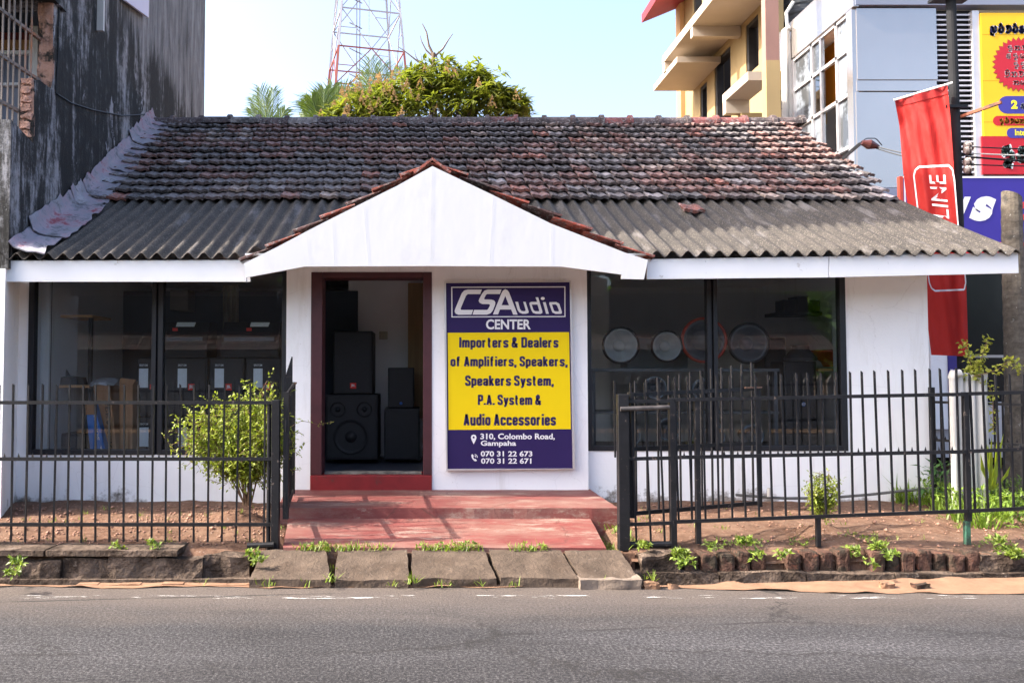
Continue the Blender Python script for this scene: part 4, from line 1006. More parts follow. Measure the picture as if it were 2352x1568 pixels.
# ------------------------------------------------------------------ pipes, pole, banner, palm trunk at the right
for k, (px, w, y0, y1, Y, lbl) in enumerate(((2187, 14, 862, 1085, 7.25, 'thin white stained downpipe with an elbow, leftmost of the pipe cluster'), (2202, 17, 857, 1105, 7.3, 'slim white pipe second from the left in the pipe cluster'), (2218, 19, 857, 1105, 7.32, 'middle white pipe of the cluster by the side fence'), (2231, 13, 858, 1100, 7.3, 'thin white pipe just left of the thickest pipe'), (2247, 33, 858, 1108, 7.35, 'thickest white plastic pipe, right end of the pipe cluster'))):
    a, b_ = W(px, y0, Y), W(px, y1, Y); r = w / 2 / F * Y
    t = thing('plastic_pipe', lbl, 'pipe', (b_.x, Y, .1), 'white plastic pipes standing by the side fence')
    MB().tube([(a.x, Y, .1), (a.x, Y, a.z)], r, 14).build('pipe', PVC, t, smooth=False)
    if k == 0: MB().tube([(a.x, Y, a.z - .03), (a.x + .01, Y, a.z + .015), (a.x + .07, Y, a.z + .02)], r * 1.35, 10).build('elbow', PVC, t)
    else: MB().lathe([(r * .8, a.z - .002), (r * 1.06, a.z + .003), (r * 1.06, a.z - .05), (r, a.z - .05)], (a.x, Y, 0), (0, 0, 1), 14).build('collar', PVC, t)
YP = 8.5
po = thing('lamp_post', 'tall dark steel street pole carrying the red banner', 'pole', W(2212, 1150, YP))
p0, p1 = W(2214, 900, YP), W(2184, 0, YP)
top = p0 + (p1 - p0) * 1.35; bot = p0 + (p1 - p0) * (-.55)
MB().tube([bot, p0, top], [.065, .055, .045], 14).build('pole', M('dark_grey_pole', (.022, .023, .026), .75, .2, 4, .1, 30, spec=.15), po)
MB().box(p1.x - .19, YP - .1, p1.z - .0, p1.x + .19, YP + .1, p1.z + .03).build('cross_plate', BLACKM, po)
MB().beam(W(2172, 245, YP - .07), W(2222, 244, YP - .07), .03, .03).build('bracket', BLACKM, po)
rod = MB().beam(W(2196, 272, YP + .02), W(2300, 235, YP - .4), .03, .03)
rod.build('rusty_arm', M('rusty_iron', (.26, .09, .05), .85, .35, 14, .3, 50, dirt=((.07, .05, .05), 9, .5, .62)), po)
for y in (335, 345, 372, 390):
    ins = MB().lathe([(0, -.03), (.03, -.03), (.05, -.01), (.03, 0), (.05, .015), (.025, .03), (0, .03)], W(2222, y, YP - .1), (1, 0, .2), 12); ins.build('insulator', M('glazed_insulator', (.12, .10, .10), .25, .2, 10, 0), po)
def M_banner():
    m, t, b = nt('red_banner_cloth'); v = coords(t)
    b.inputs['Base Color'].default_value = (.52, .02, .016, 1); b.inputs['Roughness'].default_value = .65
    bump(t, b, noise(t, coords(t, (1, 1, .35)), 9, 6, .65), .6, .03)
    tr = N(t, 'ShaderNodeBsdfTranslucent'); tr.inputs[0].default_value = (.75, .06, .04, 1)
    ms = N(t, 'ShaderNodeMixShader', i_0=.35); t.links.new(b.outputs[0], ms.inputs[1]); t.links.new(tr.outputs[0], ms.inputs[2]); t.links.new(ms.outputs[0], t.nodes['Material Output'].inputs[0]); return m
bn = thing('banner', 'long red cloth banner with white lettering hanging from the pole', 'banner', W(2150, 820, YP - .1))
ban = [((2055, 230), (2176, 196)), ((2066, 290), (2183, 270)), ((2075, 400), (2192, 400)), ((2088, 500), (2202, 520)), ((2112, 640), (2219, 640)), ((2130, 740), (2222, 740)), ((2139, 815), (2224, 818))]
def bpt(u, v):
    m = len(ban) - 1; k = min(int(v * m), m - 1); f = v * m - k
    l = Vector(ban[k][0]).lerp(Vector(ban[k + 1][0]), f); r = Vector(ban[k][1]).lerp(Vector(ban[k + 1][1]), f); q = l.lerp(r, u)
    return q
def bpos(u, v, off=0):
    q = bpt(u, v); yy = YP - .11 + .30 * (1 - u) + .014 * math.sin(u * 9 + v * 4) + .010 * math.sin(u * 23 - v * 11) * (1 - v * .5) + .02 * pnoise(Vector((u * 4, v * 9, 0))) + off
    return W(q.x, q.y, yy)
mb = MB(); nu, nv = 36, 90
for i in range(nu + 1):
    for j in range(nv + 1): mb.v.append(bpos(i / nu, j / nv))
for i in range(nu):
    for j in range(nv):
        a = i * (nv + 1) + j; mb.f.append((a, a + 1, a + nv + 2, a + nv + 1))
mb.build('cloth', M_banner(), bn, smooth=True, fix=False)
hm = MB()
for i in range(24):
    a, b_ = i / 24, (i + 1) / 24; hm.add([bpos(a, .0, -.012), bpos(b_, .0, -.012), bpos(b_, .045, -.008), bpos(a, .045, -.008)], [(0, 1, 2, 3)])
hm.build('hem', M('dark_red_hem', (.30, .012, .012), .7, .15, 12, .2, 30), bn, fix=False)
MB().tube([bpos(-.02, .0), bpos(1.1, -.005)], .012, 8).build('top_rod', WTXT, bn)
def vof(py, u=.5):
    lo, hi = 0., 1.
    for _ in range(30):
        mid = (lo + hi) / 2
        if bpt(u, mid).y < py: lo = mid
        else: hi = mid
    return lo
bt = MB(); va, vb = vof(383), vof(668); ring = []
for k in range(25): 
    pass
def strip(pts, w):           # white line printed on the cloth, following its folds
    for i in range(len(pts) - 1):
        (u0, v0), (u1, v1) = pts[i], pts[i + 1]; n = max(2, int(max(abs(u1 - u0) * 20, abs(v1 - v0) * 40)))
        du, dv = (u1 - u0), (v1 - v0) * 4.2; L = math.hypot(du, dv); nx, ny = -dv / L * w, du / L * w / 4.2
        for k in range(n):
            a, b_ = k / n, (k + 1) / n
            P = [(u0 + (u1 - u0) * s, v0 + (v1 - v0) * s) for s in (a, b_)]
            bt.add([bpos(P[0][0] - nx, P[0][1] - ny, -.004), bpos(P[0][0] + nx, P[0][1] + ny, -.004), bpos(P[1][0] + nx, P[1][1] + ny, -.004), bpos(P[1][0] - nx, P[1][1] - ny, -.004)], [(0, 1, 2, 3)])
strip([(.20, vb - .03), (.20, va + .03), (.24, va + .01), (.32, va), (.9, va - .002), (.97, va + .01), (.99, va + .04), (.99, vb - .03), (.95, vb - .005), (.30, vb), (.23, vb - .01), (.20, vb - .03)], .014)
vs, fs = text_mesh('LINE', .0); 
ub, ut = .50, .82; v0, v1 = vof(497), vof(402)
bt.add([bpos(ut - (1 - vy) * 0 - (ut - ub) * (vy), v0 + (v1 - v0) * ux, -.004) if False else bpos(ub + (ut - ub) * (1 - vy), v0 + (v1 - v0) * ux, -.004) for ux, vy in vs], fs)
bt.build('print', WTXT, bn, fix=False)
def M_palmtrunk():
    m, t, b = nt('ringed_palm_bark'); v = coords(t); n1 = noise(t, v, 14, 6, .7)
    c = ramp(t, n1, [(.3, (.055, .046, .036)), (.55, (.125, .105, .082)), (.8, (.2, .18, .15))])
    c = mix(t, ramp(t, noise(t, v, 6, 6, .75), [(.56, 0), (.66, .8)]), c, (.04, .038, .036)); c = mix(t, ramp(t, noise(t, v, 22, 4, .7), [(.66, 0), (.7, .9)]), c, (.5, .5, .48))
    t.links.new(c, b.inputs['Base Color']); b.inputs['Roughness'].default_value = .95; bump(t, b, noise(t, coords(t, (1, 1, 6)), 9, 5, .7), .6, .03); return m
PBARK = M_palmtrunk()
pt = thing('palm_stump', 'grey ringed palm trunk sawn off above, at the right edge', 'trunk', W(2335, 1130, 8.2))
p0, p1 = W(2338, 1140, 8.2), W(2326, 450, 8.2); path = []; rs = []
for i in range(60):
    s = i / 59; path.append(p0.lerp(p1, s) + Vector((.012 * math.sin(s * 5), 0, 0))); rs.append((.12 - .03 * s) * (1 + (.035 if i % 3 == 0 else 0)))
mb = MB().tube(path, rs, 16); 
for v in mb.v[-16:]: v.z -= (v.x - p1.x) * .5
mb.build('trunk', PBARK, pt)
# ------------------------------------------------------------------ the weathered building on the left
lb = thing('weathered_building', 'tall building with black streaked side wall and broken brick end', 'building', (-6, 10, 0))
YB0 = 7.0; HB = 11.4; YBE = 14.9
def YatX(px):      # depth where the wall plane is seen at pixel column px
    k = (px - PX) / F; x0 = XL(0); return x0 / (k + .06)
def wz(px, py): Y = YatX(px); return (Y, W(px, py, Y).z)
yA, zA = wz(110, 200); yB, zB_ = wz(68, 331); yC, zC = (YB0, wz(0, 272)[1] + .03)
out = [(7.95, -.26), (7.95, 2.36), (YB0, 2.36), (YB0, zC), (yB, wz(68, 330)[1]), (yB, wz(68, 186)[1]), (yB + .1, wz(74, 180)[1]), (yA, wz(108, 205)[1]), (yA, HB), (YBE, HB), (YBE, -.26)]
THK = .13
MB().prism([[(XL(y), y, z) for y, z in out]], (-THK, 0, 0)).build('side_wall', STREAK, lb)
# raw brick ends of the broken wall
be_ = M('broken_brick_end', (.42, .25, .19), .95, .3, 9, .9, 24, .05, spec=.1, dirt=((.05, .045, .04), 6, .50, .60))
mb = MB()
mb.box(XL(yB) - THK + .005, yB - .012, wz(68, 330)[1], XL(yB) - .004, yB + .02, wz(68, 188)[1]); 
mb.box(XL(yA) - THK - .02, yA - .012, wz(110, 205)[1], XL(yA) - .004, yA + .02, 5.6)
rough(mb, 'brick_end', be_, .02, 12, 6, lb)
br = MB()
for k in range(7):
    z = wz(68, 318)[1] + k * .085; br.box(XL(yB) - THK + .02, yB - .03, z, XL(yB) - .02, yB, z + .06)
rough(br, 'broken_bricks', M('pink_broken_brick', (.50, .29, .22), .95, .25, 14, .8, 30, .03), .022, 14, 4, lb)
MB().box(-14, YB0, 5.15, XL(YB0) - .01, yA + .2, 11.4).box(-14, YB0, -.26, -5.2, YBE, 11.39).build('front_block', STREAK, lb)
MB().box(-5.15, 8.55, 2.0, XL(8.3) - THK - .03, 8.7, 5.14).build('inner_wall', M('maroon_inner_wall', (.16, .035, .03), .85, .15, 3, .1, 20), lb)
MB().pbox(-40, 92, 66, 114, 8.52, .03).build('tan_band', M('tan_plaster', (.45, .24, .10), .85, .1, 3, 0), lb)
wf = MB().pbox(-60, 116, 66, 124, 8.45, .06).pbox(64, 60, 84, 420, 8.40, .10).pbox(-60, 190, 64, 196, 8.45, .05).build('window', WHITE, lb)
MB().pbox(-60, 124, 64, 420, 8.50, .01).build('pane', M('grey_blue_pane', (.16, .18, .24), .25, .1, 3, 0), wf)
gm = M('rusted_grille_bar', (.20, .17, .15), .6, .45, 3, .2, 50, dirt=((.28, .09, .03), 1.5, .5, .65))
gl = MB()
Xg = XL(7.2) - .16
for px in (8, 22, 34, 48, 61, 74):
    a = WXP(px, 0, Xg); gl.beam((Xg, a.y, 3.2), (Xg, a.y, 5.14), .014)
for (p, q) in (((0, 22), (86, 86)), ((0, 126), (84, 181)), ((0, 233), (66, 268)), ((20, 312), (66, 322))):
    a, b_ = WXP(*p, Xg - .012), WXP(*q, Xg - .012); d = (b_ - a); gl.beam(a - d * .4, b_ + d * .3, .03, .03)
gl.build('grille', gm, lb)
MB().prism([[(XL(y) + .05, y, W((XL(y)) / y * F + PX, py, y).z) for y, py in ((YatX(262), 2), (YatX(318), 41), (YatX(318), -60), (YatX(262), -60))]], (.03, 0, 0)).build('sign_panel', M('pale_lilac_panel', (.62, .60, .74), .6, .03, 3, 0), lb)
q0 = WXP(231, 72, XL(8.8) + .04); MB().beam(q0, (q0.x, q0.y, 6.9), .075, .04).build('pvc_stub', PVC, lb)
cb = MB().tube(curve([Vector((XL(YatX(px)) + .012, YatX(px), W(px, py, YatX(px)).z)) for px, py in ((118, -5), (119, 120), (115, 214), (150, 236), (200, 252), (270, 266), (340, 262))], 30), .008, 5); cb.build('cable', BLACKM, lb)
q0, q1 = W(7, 900, 6.98), W(40.5, 900, 7.70); MB().hexa([(q0.x, q0.y, -.26), (q1.x, q1.y, -.26), (q1.x - .3, q1.y + .1, -.26), (q0.x - .4, q0.y, -.26), (q0.x, q0.y, 2.355), (q1.x, q1.y, 2.355), (q1.x - .3, q1.y + .1, 2.355), (q0.x - .4, q0.y, 2.355)]).build('end_pier', PLASTER, lb)

# ------------------------------------------------------------------ right: clad building with a shop front and billboard
CY = 11.0; CX = W(1967, 300, CY).x; CB = 12.95
cbd = thing('clad_building', 'modern building in silver blue metal panels with a corner window, right of the shop', 'building', (CX + 3, 13, 0))
zA = W(1990, 545, CY).z
cp = MB()
def cz(py): return W(1990, py, CY).z
rows = [(-60, 17), (19, 184), (185, 210), (212, 432)]
for (a, b_) in rows[1:]: cp.pbox(1968, a, 2152, b_ - .5, CY, .1)
cp.build('front_panels', CLAD, cbd, bevel=.004)
MB().box(CX - .003, CY - .05, cz(15), CX + 8, CY + .2, cz(-80)).build('parapet_front', CLADD, cbd)
MB().box(CX, CY + .1, -.26, CX + 9, 18, cz(15)).build('core', M('dark_core', (.05, .05, .06), .8, .2, 2, 0), cbd) if False else None
# side face, seen in steep perspective: band above, pier, window, pier
zb0 = cz(17); wzT = W(1951, 31, CY + .3).z
sp = MB(); 
sp.box(CX - .03, CY - .04, W(1951, 33, 11.2).z, CX + .05, CB + .3, cz(-80))
sp.build('side_band', CLAD, cbd, bevel=.004)
MB().box(CX - .028, CY + .01, -.26, CX + .05, CY + .16, W(1951, 33, 11.2).z - .004).box(CX - .028, CB - .12, -.26, CX + .05, CB + .3, W(1951, 33, 11.2).z - .004).build('side_pier', CLAD, cbd)
MB().box(CX + .4, CB + .2, -.26, CX + 9, CB + .35, cz(-80)).box(CX + .06, CY + .12, -.26, CX + .1, CB, W(1900, 372, 12).z).build('back_wall', M('grey_block_wall', (.30, .30, .32), .9, .1, 2, .1, 20), cbd)
wf = MB(); y0, y1 = CY + .16, CB - .12; zt, zbm = W(1951, 33, 11.2).z - .005, W(1900, 372, 12).z
def bar(a, b_, w=.05): wf.beam(a, b_, .05, w, up=(1, 0, 0))
for f, w_ in ((.0, .06), (.36, .05), (.52, .04), (.80, .05), (1, .06)): 
    y = y1 + (y0 - y1) * f; bar((CX + .02, y, zbm), (CX + .02, y, zt), w_)
ztr = zt - .52
for z in (zbm, ztr, zt - .02, zbm + .75): wf.beam((CX + .02, y0, z), (CX + .02, y1, z), .05, .05)
wnd = wf.build('window', ALU, cbd)
PG_ = M('sky_painted_glass', (.22, .25, .29), .12, .12, 1.2, 0, spec=.8, dirt=((.06, .065, .07), 1.6, .48, .56)); MB().box(CX + .03, y0, zbm, CX + .036, y1 + (y0 - y1) * .80, zt).build('pane', PG_, wnd);  # reflected sky painted into the panes: pale base with dark blotches
MB().box(CX + .03, y1 + (y0 - y1) * .56, zbm, CX + .036, y1, zt).build('pane', PG_, wnd)
MB().box(CX + .02, y1 + (y0 - y1) * .36, zbm + .8, CX + .026, y1 + (y0 - y1) * .56, ztr).build('pane', M_glass('bright_window_glass', (.6, .65, .7), 3.2), wnd)
MB().box(CX + .32, CY + .15, zbm + 1.0, CX + .36, CB, zt).build('orange_room_wall', M('orange_room_wall', (.75, .28, .02), .8, .1, 2, 0), cbd)
MB().box(CX + .1, CY + .12, zbm - .1, CX + 8, CB + .2, zbm - .02).box(CX + .1, CY + .12, zt, CX + 8, CB + .2, zt + .1).build('room_slab', INWALL, cbd)
# louvre bay and the big yellow advert
lv = MB(); z = cz(432)
while z < cz(28):
    lv.add([W(2152, 300, CY) * 1, W(2152, 300, CY)], []) if False else None
    xa, xb = W(2150, 300, CY).x, W(2238, 300, CY).x
    lv.hexa([(xa, CY + .02, z), (xb, CY + .02, z), (xb, CY + .05, z + .012), (xa, CY + .05, z + .012), (xa, CY + .02, z + .02), (xb, CY + .02, z + .02), (xb, CY + .05, z + .036), (xa, CY + .05, z + .036)]); z += .072
lv.build('louvre', M('pale_louvre_slat', (.50, .50, .55), .5, .1, 3, 0), cbd)
MB().pbox(2150, 25, 2250, 440, CY + .10, .05).build('louvre_backing', M('louvre_dark', (.02, .02, .022), .8, .1, 2, 0), cbd)
MB().pbox(2238, 25, 2254, 436, CY - .01, .08).build('louvre_frame', ALU, cbd)
MB().pbox(1968, 432, 2075, 600, CY, .1).build('lower_panel', CLADD, cbd)
XR_ = CX + 7
MB().box(W(2070, 600, CY).x, CY + .15, -.26, XR_, CY + .2, cz(560)).build('shop_front_glass', M('dark_shop_glass', (.012, .014, .016), .15, .2, 2, 0, spec=.2), cbd)
MB().pbox(2137, 640, 2176, 985, 10.4, .12).build('front_pier', PLASTER, cbd)
MB().pbox(2100, 925, 2700, 1050, 10.5, .4).build('stall_riser', M('grey_stall_riser', (.42, .42, .44), .8, .08, 2, .1, 20), cbd)
pp = MB().pbox(2178, 640, 2204, 985, 10.38, .02).build('pier_sign', M('blue_pier_sign', (.03, .02, .18), .5, .05, 3, 0), cbd)
text_px(MB(), 'v', 2182, 848, 2200, 862, 10.375, .05).build('lettering', WTXT, pp, fix=False)
MB().pbox(2225, 815, 2320, 821, 10.7, .04).build('window_bar', M('grey_bar', (.3, .3, .3), .5, .05, 3, 0), cbd)
ad = thing('billboard', 'big yellow and red advertising board with a red starburst on the clad building', 'billboard', W(2300, 230, CY))
AY = CY - .03
MB().pbox(2256, 30, 2560, 313, AY, .04).build('yellow_panel', M('warm_yellow_print', (.82, .50, .012), .5, .04, 2, 0), ad)
MB().pbox(2256, 313, 2560, 400, AY, .04).build('red_panel', M('crimson_print', (.47, .012, .022), .5, .04, 2, 0), ad)
jb = MB()
for y in (79, 185, 280): jb.pbox(2256, y, 2560, y + 1, AY - .001, .001)
jb.build('panel_joint', M('print_seam', (.5, .3, .01), .8, .05, 2, 0), ad)
def za2(x, y): return SRC(3500 + x / 1.7416, y / 1.7416)
cxs, cys = za2(1000, 450); ro, ri = 180 / 3.033, 158 / 3.033
star = []
for k in range(60):
    a = 2 * math.pi * k / 60; r = ro if k % 2 else ri; star.append((cxs + r * math.cos(a), cys + r * 1.04 * math.sin(a)))
stw = [(cxs + (x - cxs) * 1.035, cys + (y - cys) * 1.035) for x, y in star]
poly_px(MB(), [stw], AY - .003, .001).build('starburst_rim', M('dark_rim_print', (.30, .16, .03), .5, .05, 2, 0), ad)
poly_px(MB(), [star], AY - .006, .001).build('starburst', M('red_starburst_print', (.50, .015, .03), .5, .05, 2, 0), ad)
def pill(x0, y0, x1, y1, mat, Y):
    r = (y1 - y0) / 2; pts = [(x0 + r - r * math.cos(a), (y0 + y1) / 2 - r * math.sin(a)) for a in [math.pi / 2 - i * math.pi / 10 for i in range(11)]]
    pts += [(x1, y1), (x1, y0)] if False else [(x1, y1), (x1, y0)]
    poly_px(MB(), [pts], Y, .001).build('caption_panel', mat, ad)
BLUEP = M('royal_blue_print', (.05, .045, .30), .5, .05, 2, 0)
a, b_ = za2(858, 670), za2(1300, 792); pill(*a, *b_, BLUEP, AY - .003)
a, b_ = za2(822, 808), za2(1300, 876); pill(*a, *b_, M('red_caption_print', (.50, .015, .02), .5, .05, 2, 0), AY - .003)
a, b_ = za2(918, 892), za2(1300, 962); pill(*a, *b_, BLUEP, AY - .003)
YT_ = M('lemon_lettering', (.80, .72, .03), .5, .05, 2, 0); BLT = M('blue_lettering', (.035, .035, .16), .5, .05, 2, 0)
def tx(t_, x0, y0, x1, y1, m, bold=.03):
    a, b_ = za2(x0, y0), za2(x1, y1); text_px(MB(), t_, a[0], a[1], b_[0], b_[1], AY - .008, bold).build('lettering', m, ad, fix=False)
tx('2', 948, 698, 994, 760, YT_, .06); tx('Intec', 975, 902, 1065, 945, YT_)
# round looped script: every letter drawn as its own loops
GL = {'pu': [[(.1, .9), (.1, .35), (.3, .3), (.35, .55), (.35, .85), (.75, .85), (.8, .3), (.6, .3)], [(.1, .95), (.1, 1.15), (.5, 1.2)]],
      'ra': [[(.2, .35), (.5, .1), (.8, .4), (.8, .75), (.5, .95), (.2, .75), (.25, .55), (.5, .6)], [(.3, .1), (.55, -.05)]],
      'va': [[(.2, .3), (.45, .2), (.5, .5), (.3, .55)], [(.45, .2), (.8, .25), (.9, .65), (.55, .95), (.2, .85)]],
      'sa': [[(.1, .4), (.3, .25), (.4, .55), (.4, .9), (.1, .85)], [(.4, .6), (.6, .25), (.9, .4), (.9, .9), (.55, .9)]],
      'ma': [[(.3, .25), (.1, .6), (.3, .95), (.55, .75), (.45, .55)], [(.55, .75), (.75, .95), (.95, .6), (.8, .2), (.6, .35)]],
      'da': [[(.6, .2), (.2, .3), (.2, .6), (.7, .5), (.8, .85), (.4, .95), (.3, 1.15), (.7, 1.2)]],
      'e': [[(.7, .25), (.25, .3), (.3, .6), (.7, .55), (.65, .9), (.25, .9), (.15, .6)]],
      'wi': [[(.2, .4), (.45, .3), (.5, .6), (.25, .6)], [(.45, .3), (.85, .4), (.85, .8), (.5, .98), (.2, .9)], [(.2, .2), (.5, -.05), (.85, .15)]]}
def loops(word, x0, y0, x1, y1, mat, Y, wd, name='lettering', par=None):
    mb = MB(); n = len(word); cw = (x1 - x0) / n
    for i, g_ in enumerate(word):
        for st in GL[g_]:
            P = curve([Vector((x0 + (i + a * .95) * cw, y0 + b_ * (y1 - y0), 0)) for a, b_ in st], len(st) * 3)
            for k in range(len(P) - 1):
                a, b_ = P[k], P[k + 1]; d = b_ - a
                if d.length < 1e-5: continue
                d.normalize(); nn = Vector((-d.y, d.x, 0)) * wd / 2; e = d * wd * .3
                mb.add([W(q.x, q.y, Y) for q in (a - nn - e, a + nn - e, b_ + nn + e, b_ - nn + e)], [(0, 1, 2, 3)])
    mb.build(name, mat, par or ad, fix=False)
def lp2(word, x0, y0, x1, y1, m, wd, Y=AY - .008):
    a, b_ = za2(x0, y0), za2(x1, y1); loops(word, a[0], a[1], b_[0], b_[1], m, Y, wd)
lp2(['pu', 'ra', 'va', 'ra', 'e', 'va', 'ma'], 805, 170, 1150, 232, WTXT, 6.2, AY - .006); lp2(['pu', 'ra', 'va', 'ra', 'e', 'va', 'ma'], 805, 170, 1150, 232, BLT, 3.0)
for wd_, y0, y1, x0, n_ in ((['da', 'sa', 'va', 'ma', 'ra'], 312, 352, 920, 0), (['e', 'da', 'ma', 'va', 'ra'], 366, 410, 910, 0), (['da', 'da', 'ra', 'sa'], 426, 470, 962, 0), (['wi', 'sa', 'va', 'e', 'ra'], 490, 540, 898, 0), (['sa', 'ma', 'da', 'ra'], 556, 592, 960, 0)):
    lp2(wd_, x0, y0, x0 + 48 * len(wd_), y1, WTXT, 2.6)
lp2(['e', 'ma', 'ra'], 1012, 712, 1150, 760, WTXT, 3.2); lp2(['da', 'ra', 'va', 'ma', 'sa', 'wi'], 868, 822, 1075, 862, YT_, 2.8)
lp2(['da', 'e', 'ma'], 880, 1000, 1200, 1130, WTXT, 13, AY - .006); lp2(['da', 'e', 'ma'], 880, 1000, 1200, 1130, M('teal_lettering', (.25, .40, .36), .5, .05, 2, 0), 7)
sb = thing('shop_fascia_sign', 'blue shop sign with big white italic letters under the billboard', 'sign', W(2250, 550, 10.55))
SY = 10.5
MB().pbox(2076, 409, 2700, 556, SY, .06).build('blue_panel', M('royal_blue_sign', (.035, .02, .26), .35, .05, 2, 0), sb)
MB().pbox(2068, 405, 2076, 556, SY - .005, .06).build('red_end', M('red_sign_end', (.45, .05, .03), .5, .1, 3, 0), sb)
MB().pbox(2076, 405, 2700, 409, SY - .005, .06).pbox(2078, 409, 2081, 556, SY - .004, .01).build('white_edge', WTXT, sb)
MB().pbox(2076, 556, 2700, 590, SY, .45).build('red_strip', M('red_sign_strip', (.60, .02, .03), .5, .05, 2, 0), sb)
text_px(MB(), 'y', 2186, 452, 2230, 524, SY - .004, .09, .32).build('lettering', WTXT, sb, fix=False)
text_px(MB(), 's', 2226, 451, 2288, 508, SY - .004, .09, .32).build('lettering', WTXT, sb, fix=False)
poly_px(MB(), [[(2310, 462), (2332, 470), (2356, 462), (2380, 440), (2380, 452), (2356, 478), (2334, 482)]], SY - .004, .002).build('swoosh', M('red_swoosh', (.65, .03, .04), .5, .05, 2, 0), sb)
poly_px(MB(), [[(2318, 500), (2352, 492), (2380, 470), (2380, 486), (2352, 506)]], SY - .004, .002).build('swoosh', M('red_swoosh2', (.65, .03, .04), .5, .05, 2, 0), sb)
# service cable bracket over the roof and the wires
sbk = thing('cable_bracket', 'black angled cable bracket with a clamp above the right roof slope', 'bracket', W(1937, 365, 9.6))
MB().beam(W(1934, 366, 9.6), W(1976, 330, 9.5), .035, .035).build('arm', BLACKM, sbk)
MB().lathe([(0, -.09), (.03, -.09), (.045, -.04), (.06, 0), (.045, .05), (.02, .12), (0, .12)], W(1996, 332, 9.5), (1, 0, -.25), 12).build('clamp', M('brown_insulator', (.10, .035, .03), .2, .2, 8, 0), sbk)
MB().tube(curve([W(1976, 328, 9.5), W(1990, 318, 9.5), W(2012, 318, 9.5), W(2026, 334, 9.5)], 8), .006, 5).build('cable_loop', BLACKM, sbk)
for k, (a, b_, lbl) in enumerate((((2010, 336, 9.5), (2214, 358, 8.6), 'upper black service wire from the bracket to the pole'), ((2010, 340, 9.5), (2214, 372, 8.6), 'lower black service wire from the bracket to the pole'), ((2218, 337, 8.45), (2800, 330, 8.2), 'uppermost wire running right from the pole'), ((2218, 352, 8.45), (2800, 345, 8.2), 'second wire running right from the pole'), ((2218, 360, 8.45), (2800, 372, 8.2), 'thick black cable running right from the pole'), ((2218, 378, 8.45), (2800, 362, 8.2), 'lowest wire running right from the pole'))):
    p, q = W(*a), W(*b_); pts = [p.lerp(q, i / 14) - Vector((0, 0, .05 * math.sin(math.pi * i / 14))) for i in range(15)]
    tag(MB().tube(pts, .011 if k == 4 else .007, 5).build('power_wire', BLACKM if k != 3 else PVC), lbl, 'wire', 'wires at the street pole')

# ------------------------------------------------------------------ yellow building with concrete shades
yb = thing('yellow_building', 'yellow unfinished building with cantilevered concrete shades and dark openings', 'building', (7, 15, 0))
XY = 6.05; Y0, Y1 = 13.55, 18.3
def fy(px): return XY / ((px - PX) / F)
def fz(px, py): return W(px, py, fy(px)).z
ops = [(fy(1688), fy(1650), 3.0, 7.85), (fy(1754), fy(1724), 6.95, 7.90), (fy(1632), fy(1616), 3.0, 7.62), (fy(1624), fy(1603), 9.35, 10.6)]
wallp = [[(XY, Y0, -.26), (XY, Y1, -.26), (XY, Y1, 11.6), (XY, Y0, 11.6)]]
for a, b_, z0, z1 in ops: wallp.append([(XY, a, z0), (XY, b_, z0), (XY, b_, z1), (XY, a, z1)])
MB().prism(wallp, (.2, 0, 0)).build('side_wall', YWALL, yb)
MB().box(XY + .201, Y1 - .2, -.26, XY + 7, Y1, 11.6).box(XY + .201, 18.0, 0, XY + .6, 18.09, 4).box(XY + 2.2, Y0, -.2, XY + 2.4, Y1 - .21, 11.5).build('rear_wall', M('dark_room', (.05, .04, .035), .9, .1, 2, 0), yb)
df_ = M('dark_timber_frame', (.03, .028, .028), .7, .2, 8, .1, 30)
for a, b_, z0, z1 in ops:
    f = MB().box(XY + .02, a, z0, XY + .16, a + .07, z1).box(XY + .02, b_ - .09, z0, XY + .16, b_, z1).box(XY + .02, a + .07, z1 - .08, XY + .16, b_ - .09, z1)
    f.build('window_frame', df_, yb)
XS = 5.12
MB().box(XS, 13.0, 8.0, XY - .004, 16.75, 8.16).build('sun_shade', BEAMW, yb)
MB().box(XS + .04, 15.9, 7.70, XY - .004, 17.55, 7.82).build('sun_shade', BEAMW, yb)
for y in (16.62, 14.88): MB().box(XS + .012, y, 7.80, XY - .006, y + .13, 7.995).build('shade_beam', BEAMW, yb)
MB().box(XS, 12.35, 6.02, 5.52, 13.42, 6.16).box(XS + .0, 13.27, 5.80, 5.52, 13.41, 6.018).build('lower_shade', BEAMW, yb)
MB().box(XS + .25, 13.25, 3, 5.72, 13.4, 5.797).build('shade_wall', YWALL, yb)
pi = M('pink_primed_post', (.30, .17, .14), .8, .1, 1.5, .1, 20)
cxp = W(1765, 150, 11.9).x
MB().box(cxp - .10, 11.75, 6.1, cxp + .10, 11.89, 11).build('upper_post', pi, yb); MB().box(cxp - .105, 11.74, 2, cxp + .105, 11.89, 6.098).build('lower_post', YWALL, yb)
MB().box(XY - .10, Y1 - .2, 3, XY - .003, Y1 + .1, 11.5).build('corner_post', M('tan_corner_post', (.50, .30, .14), .85, .1, 2, 0), yb)
rd = M('dark_red_roof', (.20, .02, .03), .6, .1, 3, 0)
ro_ = MB().prism([[(5.15, 17.3, 9.62), (5.15, 17.3, 9.82), (XY + .5, 17.3, 10.4), (XY + .5, 17.3, 10.2)]], (0, 1.1, 0)); ro_.build('roof_eave', rd, yb)
MB().box(5.05, 18.36, 5.8, 5.35 + .3, 18.7, 6.3).build('ledge', YWALL, yb)
